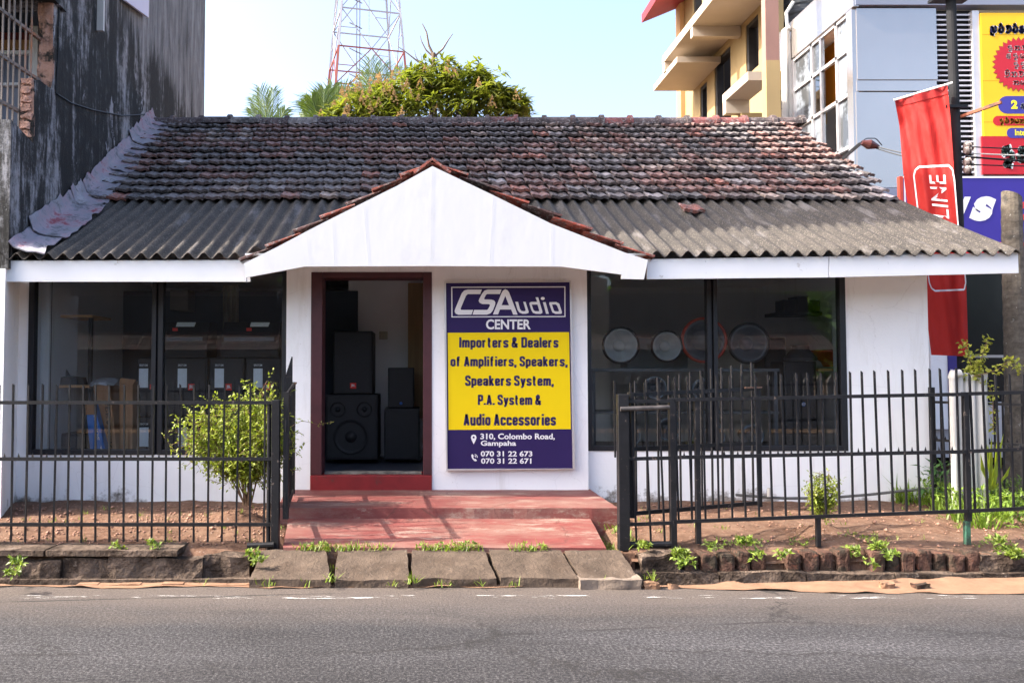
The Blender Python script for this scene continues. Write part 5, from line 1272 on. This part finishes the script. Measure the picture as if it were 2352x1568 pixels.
# near annex wall with the tank, drain pipes and vent
an = MB().box(W(1783, 200, 13.0).x, 13.0, -.2, W(1900, 200, 13.0).x, 13.2, W(1790, 175, 13.0).z)
an = MB().prism([[W(1784, 285, 13.0), W(1784, 172, 13.0), W(1832, 128, 13.0), W(1900, 100, 13.0), W(1900, 285, 13.0)]], (0, .15, 0))
an.build('annex_wall', YWALL, yb)
MB().pbox(1793, 207, 1812, 250, 12.96, .05).build('vent', df_, yb)
tk = thing('water_tank', 'black ribbed water tank on the yellow building', 'tank', W(1838, 150, 13.9))
c = W(1840, 150, 13.9); R_ = .40; pr_ = []
for i in range(9):
    z = i * .155; pr_ += [(R_, z), (R_ + .022, z + .03), (R_ + .022, z + .06), (R_, z + .09)]
pr_ += [(R_ * .7, 1.55), (0.1, 1.62)]
MB().lathe(pr_, c, (0, 0, 1), 28).build('tank', M('black_plastic_tank', (.035, .04, .048), .45, .15, 3, 0), tk)
MB().box(c.x - .5, c.y - .45, c.z - .1, c.x + .5, c.y + .5, c.z - .002).build('tank_base', BEAMW, tk)
for k, (pts, r, lbl) in enumerate(([[(1803, 275), (1803, 70), (1812, 66)], .055, 'thick grey drain pipe on the annex below the water tank'], [[(1815, 275), (1812, 100), (1806, 30), (1822, 5)], .028, 'thin white pipe climbing to the water tank'], [[(1820, 275), (1817, 140)], .02, 'thinnest white pipe beside the clad building'])):
    tag(MB().tube([W(x, y, 12.85) for x, y in pts], r, 8).build('drain_pipe', PVC), lbl, 'pipe', 'pipes on the yellow building')

# ------------------------------------------------------------------ lattice mast far behind
TY = 60.0
RED_ = M('red_mast_steel', (.26, .075, .06), .6, .1, 1, 0); WHT_ = M('white_mast_steel', (.34, .36, .42), .6, .05, 1, 0); DRK_ = M('grey_mast_steel', (.16, .16, .2), .6, .05, 1, 0)
tw_ = thing('lattice_tower', 'red and white steel lattice telecom tower behind the trees', 'tower', (W(820, 800, TY).x, TY, 0))
zr = W(820, 106, TY).z
cen = W(834, 120, TY); 
def legpt(k, z):
    zt_ = zr; hw = 2.85 - (z - zt_) * .085; a = math.radians(45 + 90 * k + 14)
    return Vector((cen.x + hw * 1.27 * math.cos(a), TY + 3 + hw * 1.27 * math.sin(a), z))
red = [MB() for _ in range(4)]; zs = [0, 7, 13, 18, zr - 6, zr - 3, zr, zr + 3.1, zr + 6.2, zr + 9.4, zr + 12.6, zr + 16]
for k in range(4):
    for lo, hi, m_ in ((0, zr, RED_), (zr, zs[-1], WHT_)):
        MB().beam(legpt(k, lo), legpt(k, hi), .17).build('leg', m_, tw_)
rb, wb = MB(), MB()
for i in range(3, len(zs)):
    for k in range(4):
        a, b_ = legpt(k, zs[i]), legpt((k + 1) % 4, zs[i]); t = rb if zs[i] <= zr + .1 else wb
        t.beam(a, b_, .09)
        if i < len(zs) - 1:
            c_, d_ = legpt(k, zs[i + 1]), legpt((k + 1) % 4, zs[i + 1]); t = rb if zs[i] < zr - .1 else wb
            if i % 2: t.beam(a, c_.lerp(d_, .5), .07); t.beam(b_, c_.lerp(d_, .5), .07)
            else: t.beam(a.lerp(b_, .5), c_, .07); t.beam(a.lerp(b_, .5), d_, .07)
            t.beam(a.lerp(c_, .5), a.lerp(d_, .5) if False else a.lerp(b_, .25).lerp(c_.lerp(d_, .25), .5), .05)
rb.build('red_bracing', RED_, tw_); wb.build('white_bracing', WHT_, tw_)
ld = MB(); lx = W(818, 100, TY).x
for dx in (-.12, .12): ld.beam((lx + dx, TY + 2, 4), (lx + dx, TY + 2, zs[-1]), .07)
z = 8
while z < zs[-1]: ld.beam((lx - .7, TY + 2, z + .5), (lx + .3, TY + 2, z), .07); z += 2.05
ld.build('cable_ladder', DRK_, tw_)
MB().beam((lx + .85, TY + 2, 4), (lx + .85, TY + 2, zr - 1), .06).beam((lx + .85, TY + 2, zr - 1), (lx + .85, TY + 2, zs[-1]), .05).build('climbing_rail', WHT_, tw_)

# ------------------------------------------------------------------ trees behind the roof
BARK = M('grey_brown_bark', (.16, .12, .09), .95, .3, 6, .6, 20)
MANGO = M_leaf('mango_leaf', (.15, .185, .045), .5, 3, .45); BLOSS = M('orange_mango_blossom', (.56, .36, .15), .8, .35, 6, 0)
MY = 17.0
mg = thing('mango_tree', 'rounded mango tree with orange blossom showing above the roof ridge', 'tree', (W(1010, 900, MY).x, MY, .1))
cx, base = W(1010, 900, MY).x, Vector((W(1010, 900, MY).x, MY, .1))
tr = MB(); tr.tube([base, base + Vector((.1, 0, 2.2)), base + Vector((0, .1, 4))], [.28, .22, .18], 10)
lobes = [(1000, 235, 95, .9), (1060, 215, 75, .9), (985, 195, 55, .6), (1110, 230, 70, .8), (930, 260, 70, .8), (1165, 255, 48, .6), (860, 255, 60, .7), (810, 272, 45, .6), (1080, 270, 110, 1.2), (930, 300, 100, 1.1), (1030, 185, 38, .5), (1100, 195, 35, .4), (1150, 222, 28, .4), (945, 185, 24, .35), (835, 238, 34, .4), (782, 268, 30, .4), (890, 238, 40, .4), (760, 282, 26, .3), (1185, 262, 36, .4), (1192, 232, 16, .25), (880, 225, 26, .35)]
for lx_, ly_, lr, _ in lobes: tr.tube(curve([base + Vector((0, .1, 3.6)), W((lx_ + 1010) / 2, 330, MY), W(lx_, ly_, MY)], 6), [.10, .085, .07, .055, .04, .03, .02], 6, False)
tr.build('trunk', BARK, mg)
lv = MB(); bl = MB()
def rosette(c, L, n=9):
    for q in range(n):
        a = U(0, 6.28); d = Vector((math.cos(a), math.sin(a), U(-.75, .75))); lv.leaf(c + rnd_dir() * .03, d, (U(-.3, .3), U(-.5, .1), 1), L * U(.7, 1.15), L * .26, .15, .2)
def plume(c, s):
    for q in range(26):
        h = R(); a = U(0, 6.28); r = s * .36 * (1 - h) ; p = c + Vector((math.cos(a) * r, math.sin(a) * r, h * s)); e = s * .085
        bl.add([p + Vector((e, 0, 0)), p + Vector((-e, 0, 0)), p + Vector((0, e, .0)), p + Vector((0, 0, e * 1.6))], [(0, 1, 3), (1, 2, 3), (2, 0, 3), (0, 2, 1)])
for lx_, ly_, lr, dp in lobes:
    c = W(lx_, ly_, MY); r = lr / F * MY
    for k in range(int(34 * (lr / 60) ** 1.6) + 10):
        d = rnd_dir(.15); f = U(.55, 1.06) if R() < .8 else U(.2, .6)
        p = c + Vector((d.x * r * f, d.y * (r + .3) * f, d.z * r * f))
        if p.z < 3.2: continue
        rosette(p, .28)
        if d.y < .2 and d.z > -.3 and f > .75 and R() < (.55 if lx_ < 940 else .07): plume(p + Vector((0, -.1, .03)), U(.16, .26))
for x, y in ((1030, 165), (1045, 180), (1185, 230), (965, 205), (935, 210), (900, 215), (880, 222), (850, 232), (830, 245), (800, 265), (795, 272), (870, 250), (905, 240), (850, 262), (1100, 205), (1130, 250)):
    plume(W(x, y, MY - .9), U(.2, .3)); rosette(W(x, y + 4, MY - .85), .2)
for x, y in ((930, 170), (945, 160), (955, 178), (1196, 238), (1203, 246), (1180, 215), (1165, 205), (1150, 200), (1120, 180), (1085, 165), (1060, 160)):
    for q in range(3): rosette(W(x + U(-7, 7), y + U(-4, 9), MY - U(0, .6)), .24, 7)
lv.build('crown', MANGO, mg, fix=False); bl.build('blossom', BLOSS, mg, fix=False)
bt_ = thing('bare_tree', 'bare branching treetop standing above the mango tree', 'tree', (W(992, 900, 20).x, 20, .1)); mb = MB()
def bp(*l): return curve([W(x, y, 20) for x, y in l], 10)
b0 = W(992, 170, 20)
mb.tube([Vector((b0.x, 20, .1)), Vector((b0.x, 20, 4)), b0, W(996, 122, 20)], [.16, .12, .06, .05], 8)
for pth, r in ((((996, 128), (985, 105), (980, 75), (970, 55)), .045), (((998, 130), (1018, 112), (1030, 92), (1040, 78)), .035), (((994, 130), (978, 115), (968, 95), (965, 82)), .03), (((992, 158), (960, 142), (935, 122), (915, 108)), .035), (((993, 158), (1015, 152), (1035, 152), (1052, 140)), .03), (((993, 158), (1010, 150), (1025, 142), (1033, 134)), .022), (((962, 143), (955, 130), (952, 116)), .02), (((972, 150), (968, 135), (966, 122)), .018), (((1002, 128), (1006, 140), (1005, 158)), .02)):
    p = bp(*pth); mb.tube(p, [r * .85 * (1 - .7 * i / 10) for i in range(11)], 5)
mb.build('branches', BARK, bt_)
FROND = M_leaf('palm_frond', (.10, .16, .045), .4, 2, .3)
def palm(name, label, base, fronds, spread=.9, trunk_top=None):
    t = thing(name, label, 'palm', base, 'coconut palms behind the shop'); tk_ = MB(); fm_ = MB()
    Yp = base[1]; top = trunk_top
    tk_.tube([Vector(base), (Vector(base) + top) / 2 + Vector((.1, 0, 0)), top], [.2, .15, .13], 10); tk_.build('trunk', PBARK, t)
    for tip, ctl, dy, ll_ in fronds:
        e = W(*tip, Yp + dy); c_ = W(*ctl, Yp + dy * .5); P = []
        for i in range(21):
            s = i / 20; P.append(top * (1 - s) ** 2 + c_ * 2 * s * (1 - s) + e * s * s)
        fm_.tube(P, [.03 * (1 - .8 * i / 20) for i in range(21)], 4, False)
        for i in range(3, 20):
            d = (P[i + 1] - P[i - 1]).normalized()
            for sd in (-1, 1):
                for q in range(2):
                    p = P[i].lerp(P[i + 1], q / 2); sidev = d.cross(Vector((0, -1, .25))).normalized() * sd
                    L = ll_ * math.sin(math.pi * (.18 + .74 * i / 20)) * U(.9, 1.35)
                    dd = (sidev * .55 + d * 1.0 + Vector((0, U(-.3, .3), .02))).normalized()
                    s_ = dd.cross(Vector((0, 1, .2))).normalized() * .011
                    m = p + dd * L * .5; e2 = p + dd * L - Vector((0, 0, L * .22))
                    fm_.add([p - s_ * .4, p + s_ * .4, m + s_, m - s_, e2], [(0, 1, 2, 3), (3, 2, 4)])
    fm_.build('fronds', FROND, t, fix=False)
PYY = 23.0
palm('coconut_palm', 'coconut palm frond rising alone above the left of the ridge', (W(625, 800, PYY).x, PYY, .1), [((598, 202), (612, 260), 0, .75), ((628, 205), (626, 260), .3, .7), ((655, 252), (640, 280), 0, .6), ((575, 250), (600, 290), .2, .6), ((578, 225), (606, 270), .5, .6)], trunk_top=W(622, 330, PYY))
palm('coconut_palm', 'coconut palm with tall upright fronds in front of the tower', (W(868, 800, 25).x, 25, .1), [((852, 138), (858, 210), 0, 1.0), ((880, 150), (872, 215), .4, 1.0), ((925, 160), (892, 210), 0, .9), ((815, 215), (835, 230), .3, .8), ((905, 205), (885, 220), -.3, .8), ((838, 165), (850, 220), .5, .9)], trunk_top=W(864, 300, 25))
palm('coconut_palm', 'coconut palm with spreading yellow green fronds left of the mango tree', (W(745, 800, 21).x, 21, .1), [((745, 205), (742, 262), 0, .8), ((700, 232), (722, 270), 0, .7), ((790, 212), (765, 235), .3, .8), ((808, 206), (775, 225), 0, .75), ((690, 270), (715, 280), .3, .6), ((765, 195), (752, 250), .3, .8), ((715, 225), (728, 262), -.2, .7), ((730, 215), (736, 262), .4, .75)], trunk_top=W(746, 310, 21))
# ------------------------------------------------------------------ goods seen through the glass and the door
FLZ = W(850, 1088, 7.7).z - .06
def pxbox(mb, x0, y0, x1, y1, Y, dep): return mb.pbox(x0, y0, x1, y1, Y, dep)
disp = thing('display_ledge', 'dark display ledge inside the left shop window', 'ledge', (0, 8.3, FLZ))
MB().box(LW[0], YW + .23, FLZ, LW[1], 9.0, LW[2] - .02).build('ledge', M('dark_ledge', (.03, .03, .035), .6, .1, 3, 0), disp)
disp2 = thing('display_ledge', 'dark display ledge inside the right shop window', 'ledge', (3, 8.3, FLZ))
MB().box(RW[0], YW + .23, FLZ, RW[1], 9.0, RW[2] - .02).build('ledge', M('dark_ledge', (.03, .03, .035), .6, .1, 3, 0), disp2)
def speaker(x0, y0, x1, y1, Y, dep, label, kind='loudspeaker', tagp=None, badge=None, txt=None, cones=(), group=None, cone_mat=None):
    a = W(x0, y1, Y); b_ = W(x1, y0, Y); t = thing(kind, label, 'speaker', ((a.x + b_.x) / 2, Y + dep / 2, a.z), group)
    MB().box(a.x, Y + .012, a.z, b_.x, Y + dep, b_.z).build('cabinet', DARKPL, t, bevel=.012)
    m = (b_.x - a.x) * .04; MB().box(a.x + m, Y, a.z + m, b_.x - m, Y + .011, b_.z - m).build('grille', GRILLE, t, bevel=.004)
    if tagp: MB().pbox(*tagp, Y - .006, .004).build('spec_tag', TAGG, t)
    if badge:
        bo = MB().pbox(*badge, Y - .006, .004).build('badge', REDT, t); text_px(MB(), 'JBL', badge[0] + 2, badge[1] + 3, badge[2] - 2, badge[3] - 3, Y - .0075, .04).build('lettering', WTXT, bo, fix=False)
    if txt: text_px(MB(), 'SRX712M', txt[0], txt[1], txt[2], txt[3], Y - .006, .02).build('lettering', WTXT, t, fix=False)
    for (cx_, cy_, r, ring) in cones:
        c = W(cx_, cy_, Y); r = r / F * Y
        MB().lathe([(r, .004), (r, -.012), (r * .9, -.014), (r * .86, 0)], c, (0, 1, 0), 28).build('ring', ring or DARKPL, t, smooth=True)
        MB().lathe([(r * .88, -.006), (r * .8, .0), (r * .35, .005), (r * .33, -.004), (0, -.012)], c, (0, 1, 0), 28).build('cone', GRILLE if cone_mat else CONES, t, smooth=True)
    return t
GS = 'stacked monitor speakers in the left window'
for k, (x0, x1, tg0) in enumerate(((314, 357, 319), (374, 476, 408), (479, 560, 493), (563, 647, 582))):
    nm = ('behind the window mullion', 'second from the left', 'third from the left', 'rightmost')[k]
    bx = {0: (344, 882, 356, 894), 1: (432, 881, 446, 896), 2: (518, 881, 532, 896), 3: (606, 881, 621, 896)}[k]
    speaker(x0, 822, x1, 956, 8.30, .4, 'upper row black monitor speaker with grey spec tag, ' + nm, tagp=(tg0, 846, tg0 + 21, 890), badge=bx, txt=(tg0 + 1, 836, tg0 + 20, 841), group=GS)
for k, (x0, x1, tg0) in enumerate(((314, 357, 320), (374, 476, 409), (479, 560, 494), (563, 647, 583))):
    nm = ('behind the window mullion', 'second from the left', 'third from the left behind the shrub', 'rightmost behind the shrub')[k]
    speaker(x0, 959, x1, 1042, 8.30, .4, 'lower row black monitor speaker with grey spec tag, ' + nm, tagp=(tg0, 981, tg0 + 21, 1025), badge=(tg0 + 25, 1017, tg0 + 38, 1029), txt=(tg0 + 1, 971, tg0 + 20, 976), group=GS)
for k, (x0, x1, lbl) in enumerate(((372, 475, 'wedge monitor lying on the upper row, left one, with grey tag and red badge'), (508, 640, 'wedge monitor lying on the upper row, right one, with grey tag and red badge'))):
    a, b_ = W(x0, 820, 8.3), W(x1, 820, 8.3); t = thing('wedge_monitor', lbl, 'speaker', ((a.x + b_.x) / 2, 8.5, a.z), 'wedge monitors in the left window')
    zt_, zm_, zl2 = W(x0, 740, 8.45).z, W(x0, 784, 8.3).z, a.z
    MB().prism([[(a.x, 8.3, zl2), (a.x, 8.3, zm_), (a.x, 8.42, zt_), (a.x, 8.7, zt_), (a.x, 8.7, zl2)]], (b_.x - a.x, 0, 0)).build('cabinet', DARKPL, t)
    sx = 404 if k == 0 else 574
    MB().pquadbox([(sx + 3, 740), (sx + 46, 740), (sx + 42, 750), (sx, 750)], 8.385, .004).build('spec_tag', TAGG, t)
    MB().pbox(sx - 8, 753, sx + 4, 760, 8.36, .004).build('badge', REDT, t)
    MB().pbox(x0 + 6, 774, x1 - 10, 783, 8.294, .004).build('grille_strip', M('perforated_grey_strip', (.13, .15, .18), .6, .2, 120, 0), t)
# shelf, struts, boxes
shf = thing('display_shelf', 'raw wood shelf unit on black uprights in the left window', 'shelf', (W(150, 1040, 8.2).x, 8.3, LW[2]))
MB().pbox(72, 723, 211, 729, 8.15, .5).build('shelf', WOOD, shf); MB().pbox(72, 884, 205, 890, 8.15, .5).build('shelf', WOOD, shf)
for x in (84, 206): MB().pbox(x - 4, 729, x + 4, 884, 8.17, .04).build('upright', BLACKF, shf); MB().pbox(x - 4, 890, x + 4, 1042, 8.17, .04).build('upright', BLACKF, shf)
bs = thing('boom_stand', 'pair of black boom arms leaning on the wood shelf in the left window', 'stand', W(150, 882, 8.3))
MB().tube([W(90, 742, 8.32), W(156, 866, 8.32)], .03, 8).build('arm', DARKPL, bs); MB().tube([W(86, 800, 8.34), W(135, 868, 8.34)], .026, 8).build('arm', DARKPL, bs)
MB().lathe([(.0, .1), (.16, .08), (.18, 0), (0, 0)], W(160, 884, 8.34), (0, 0, 1), 14).build('base', DARKPL, bs)
def tbox(name, label, q, Y, dep, m, extra=None):
    p = W(*q[3], Y); t = thing(name, label, 'box', p, 'cardboard boxes in the left window'); MB().pquadbox(q, Y, dep).build('carton', m, t, bevel=.004); return t
t = tbox('cardboard_box', 'brown speaker carton leaning in the left window, printed down its front', [(214, 885), (252, 885), (268, 1036), (232, 1036)], 8.16, .25, CARD)
def vtext(par, s, x, y0, y1, w, Y, m, lean=0, bold=.02):
    vs, fs = text_mesh(s, bold); mb = MB().add([W(x + v * w + lean * u, y0 + (y1 - y0) * u, Y) for u, v in [(a, 1 - b) for a, b in vs]], fs); mb.build('lettering', m, par, fix=False)
vtext(t, 'SPEAKER', 240, 920, 1030, 9, 8.154, M('dark_print', (.05, .03, .02), .8, .1, 5, 0), 9)
MB().pquadbox([(214, 878), (252, 882), (253, 905), (216, 905)], 8.14, .012).build('flap', CARD, t)
t = tbox('cardboard_box', 'tall brown carton with round print in the left window', [(274, 876), (305, 876), (304, 1036), (274, 1036)], 8.2, .25, CARD)
MB().pquadbox([(276, 868), (312, 872), (306, 882), (274, 880)], 8.18, .02).build('flap', CARD, t)
t = tbox('microphone_box', 'blue microphone carton leaning in front of the brown boxes', [(196, 925), (216, 925), (243, 1036), (207, 1036)], 8.05, .1, M('blue_carton', (.05, .22, .65), .6, .2, 3, .05, 30))
vtext(t, 'MICROPHONE', 214, 950, 1010, 6, 8.043, WTXT, 9); MB().pquadbox([(195, 925), (216, 925), (218, 952), (197, 952)], 8.042, .006).build('tape', CARD, t)
poly_px(MB(), [[(236, 1036), (228, 1036), (232, 1022)]], 8.043, .002).build('print', WTXT, t)
bg = thing('plastic_bag', 'clear crumpled plastic bag on top of the brown carton', 'bag', W(240, 885, 8.2)); mb = MB().lathe([(.0, .07), (.09, .06), (.14, .03), (.15, 0)], W(240, 884, 8.25), (0, 0, 1), 12)
for v in mb.v: v += Vector((pnoise(v * 30), pnoise(v * 31), pnoise(v * 29))) * .03
mb.build('bag', M('clear_film', (.35, .36, .38), .2, .1, 6, 0, spec=.8), bg)
am = thing('equipment_rack', 'dark vented equipment case low in the left window', 'case', W(130, 1042, 8.2)); MB().pbox(92, 995, 195, 1042, 8.22, .35).build('case', DARKPL, am, bevel=.01)
MB().pbox(140, 1002, 188, 1030, 8.214, .01).build('vent_panel', M('grey_vent', (.06, .06, .065), .5, .2, 90, .3, 200), am)
wl_ = thing('wall_box', 'dark box speaker on the back wall of the shop behind the left window', 'speaker', W(410, 720, 9.4)); MB().pbox(390, 665, 432, 712, 9.4, .3).build('cabinet', M('brown_grey_box', (.16, .14, .12), .7, .1, 5, 0), wl_, bevel=.01)
cl = thing('fabric_roll', 'pale hanging fabric strip behind the left window', 'curtain', W(530, 800, 9.5)); mb = MB()
for i in range(13): mb.v += [W(512 + 3 * i, 655, 9.5 + .03 * math.sin(i * 1.7)), W(512 + 3 * i, 830, 9.5 + .03 * math.sin(i * 1.7))]
mb.f = [(2 * i, 2 * i + 2, 2 * i + 3, 2 * i + 1) for i in range(12)]; c0 = len(mb.v); mb.v += [v + Vector((0, .01, 0)) for v in mb.v[:]]; mb.f += [tuple(i + c0 for i in f[::-1]) for f in mb.f[:]]
mb.build('cloth', M('cream_cloth', (.40, .37, .30), .9, .1, 3, 0), cl)
# seen through the open door
speaker(765, 760, 856, 905, 9.0, .55, 'large black speaker with a red badge on top of the left stack inside the door', tagp=None, badge=(804, 879, 818, 892))
speaker(748, 906, 868, 1056, 8.95, .6, 'wide black double speaker with horns at the bottom left inside the door', cones=((776, 940, 18, None), (837, 940, 18, None), (806, 1003, 40, None)), cone_mat=True)
speaker(891, 844, 951, 937, 9.1, .4, 'small black speaker with a blue badge on the right stack inside the door')
MB().lathe([(W(3.4, 0, 9.1).x - W(0, 0, 9.1).x, 0), (0, -.004)], W(921, 926, 9.092), (0, 1, 0), 14).build('badge', M('blue_badge', (.03, .12, .45), .4, .05, 3, 0), [o for o in bpy.data.objects if o.get('label', '').startswith('small black speaker with a blue badge')][0])
speaker(882, 938, 964, 1056, 9.05, .5, 'black bass bin at the bottom of the right stack inside the door')
# right window: bare drivers on a cabinet row, columns, orange frame
tb = thing('display_table', 'grey framed table carrying the bare speaker drivers in the right window', 'table', W(1560, 1035, 8.4))
MB().pbox(1358, 846, 1790, 853, 8.15, .55).build('table_top', M('grey_table', (.10, .105, .11), .5, .1, 3, 0), tb)
for x in (1364, 1783): MB().pbox(x - 4, 853, x + 4, 1034, 8.17, .04).build('leg', M('grey_leg', (.12, .12, .13), .5, .1, 3, 0), tb)
MB().pbox(1358, 945, 1790, 950, 8.15, .5).build('shelf', M('grey_table', (.10, .105, .11), .5, .1, 3, 0), tb)
ORG = M('orange_red_frame', (.45, .05, .025), .4, .08, 4, 0); DCONE = M('dark_cone', (.11, .113, .125), .5, .15, 14, .1, 60)
def driver(cx_, cy_, r, rim, cone, label, Y=8.3, capf=.33, rx=1.0):
    c = W(cx_, cy_, Y); rr = r / F * Y; t = thing('speaker_driver', label, 'speaker driver', (c.x, c.y, c.z - rr), 'bare speaker drivers in the right window')
    MB().lathe([(rr, .02), (rr * 1.0, -.012), (rr * .91, -.014), (rr * .88, .0), (rr * .88, .02)], c, (0, 1, 0), 40).build('rim', rim, t, smooth=True)
    MB().lathe([(rr * .89, -.004), (rr * .82, -.012), (rr * .76, .0), (rr * capf, .075)], c, (0, 1, 0), 40).build('cone', cone, t, smooth=True)
    MB().lathe([(rr * capf, .072), (rr * capf * .8, .045), (rr * capf * .4, .03), (0.001, .026)], c, (0, 1, 0), 28).build('dust_cap', cone, t, smooth=True)
    MB().lathe([(rr * .95, .02), (rr * .5, .16), (rr * .5, .24), (0, .24)], c, (0, 1, 0), 24).build('basket', DARKPL, t); return t
driver(1426, 793, 43, DARKPL, CONES, 'large grey cone speaker driver, leftmost in the right window'); driver(1532, 795, 37, DARKPL, CONES, 'smaller grey cone speaker driver between the large grey and the red rimmed one')
driver(1617, 781, 53, ORG, DCONE, 'speaker driver with an orange red frame behind the mullion', capf=.45); driver(1720, 788, 48, DARKPL, DCONE, 'all black large speaker driver right of the mullion')
for k, (x, y, lbl) in enumerate(((1505, 890, 'small silver trimmed driver on the lower shelf behind the gate, left'), (1615, 895, 'small silver trimmed driver on the lower shelf near the mullion'), (1535, 985, 'driver with pale arcs low in the right window'), (1640, 1000, 'small driver low by the mullion in the right window'), (1728, 1000, 'small driver low right of the mullion'), (1445, 1000, 'small driver low behind the gate post'))):
    driver(x, y, 26, M('chrome_trim', (.25, .3, .34), .3, .1, 5, 0, metal=.5), DCONE, lbl, 8.25)
gb_ = thing('loudspeaker', 'grey green speaker cabinet standing between the bare drivers on the table', 'speaker', W(1500, 845, 8.75)); MB().pbox(1440, 775, 1580, 846, 8.75, .3).build('cabinet', M('grey_green_cabinet', (.22, .27, .28), .6, .1, 4, 0), gb_, bevel=.01)
speaker(1758, 775, 1806, 846, 8.62, .3, 'plain black box speaker behind the black driver')
ts = speaker(1804, 829, 1876, 1034, 8.3, .4, 'tall black column speaker with a round blue badge in the right window')
bo = MB().lathe([(.022, 0), (.001, -.004)], W(1846, 928, 8.294), (0, 1, 0), 18).build('badge', M('blue_round_badge', (.03, .17, .62), .4, .05, 3, 0), ts); text_px(MB(), 'RCF', 1842, 925, 1850, 931, 8.288, .04).build('lettering', WTXT, bo, fix=False)
td = thing('speaker_driver', 'upturned driver with its magnet up on the tall column speaker', 'speaker driver', W(1838, 829, 8.5), 'bare speaker drivers in the right window')
c = W(1838, 828, 8.5); MB().lathe([(.16, 0), (.165, .03), (.09, .12), (.075, .12)], c, (0, 0, 1), 24).build('basket', M('grey_cast_basket', (.07, .072, .08), .4, .1, 6, 0), td); MB().lathe([(.085, .115), (.09, .16), (0.001, .16)], c, (0, 0, 1), 24).build('magnet', DARKPL, td)
od = thing('speaker_driver', 'orange framed driver on its back at the right end of the right window', 'speaker driver', W(1900, 850, 8.4), 'bare speaker drivers in the right window')
c = W(1912, 842, 8.5); MB().lathe([(.09, 0), (.11, .05), (.22, .14), (.235, .155), (.235, .175), (.2, .175)], c, (0, 0, 1), 28).build('basket', ORG, od)
ws = thing('wall_shelf', 'short wood shelf with the orange driver at the right end of the right window', 'shelf', W(1910, 850, 8.4)); MB().pbox(1880, 846, 1936, 852, 8.3, .4).build('shelf', WOOD, ws)
hs = thing('wall_shelf', 'dark high shelf of gear in the back right of the right window', 'shelf', W(1860, 730, 9.3)); MB().pbox(1790, 716, 1930, 724, 9.3, .4).build('shelf', DARKPL, hs)
for k, x in enumerate((1815, 1845, 1880, 1905)): tag(MB().pbox(x - 13, 716 - 28 - (k % 2) * 8, x + 13, 716, 9.35, .25).build('amplifier', DARKPL, bevel=.006), ('leftmost black amplifier on the high shelf', 'second black amplifier on the high shelf', 'third black amplifier on the high shelf, taller', 'rightmost black amplifier on the high shelf')[k], 'amplifier', 'amplifiers on the high shelf')

# ------------------------------------------------------------------ across the road: what the panes mirror
ob_ = thing('opposite_house', 'tile roofed house across the road mirrored in the shop windows', 'house', (0, -9, 0))
MB().box(-12, -9.3, -.2, 12, -9, 2.3).build('wall', M('dull_wall', (.16, .15, .14), .9, .1, 1, 0), ob_)
tl = tiles(Vector((-12.4, -8.4, 2.1)), Vector((1, 0, 0)), Vector((0, -.86, .5)), Vector((0, .5, .86)), 9, .26, .34, lambda r: (0, 24.8), lambda u, r: (.05 + U(-.02, .02), .022, .015), thick=.012, lift=.02, rowoff=0)
tl.build('roof', TILE, ob_)
MB().box(-12, -15, -.2, 12, -9.31, 3.9).build('house_body', M('dull_wall_b', (.05, .05, .05), .9, .1, 1, 0), ob_)
bw = thing('boundary_wall', 'low white boundary wall with pickets across the road', 'wall', (0, -4.6, 0)); GW = M('grey_boundary_wall', (.22, .22, .22), .9, .1, 2, 0); MB().box(-14, -4.7, -.26, 20, -4.55, .8).build('wall', GW, bw)
pkb = MB()
for i in range(110): pkb.prism([[(-13.8 + i * .3, -4.66, .8), (-13.8 + i * .3 + .16, -4.66, .8), (-13.8 + i * .3 + .16, -4.66, 1.2), (-13.8 + i * .3 + .08, -4.66, 1.34), (-13.8 + i * .3, -4.66, 1.2)]], (0, .04, 0))
pkb.build('palings', GW, bw)
struct('far_pavement', MB().box(-70, -40, -.26, 70, -3.2, .02), EARTH)
for k in range(10):
    x = -24 + k * 5.4 + U(-.6, .6); y = -16.5 + U(-1, 1); h = U(5.2, 6.4)
    t = thing('roadside_tree', 'broad dark tree behind the house across the road', 'tree', (x, y, 0), 'trees across the road')
    MB().tube([(x, y, 0), (x + .2, y, 3), (x, y, h * .6)], [.3, .22, .12], 8).build('trunk', BARK, t); lv = MB()
    for q in range(1500):
        d = rnd_dir(); f = U(.3, 1) ** .5; p = Vector((x, y, h * .55)) + Vector((d.x * 3.6, d.y * 2.6, d.z * h * .42)) * f
        lv.leaf(p, rnd_dir(), (0, 0, 1), .55, .34)
    lv.build('crown', LEAFD, t, fix=False)
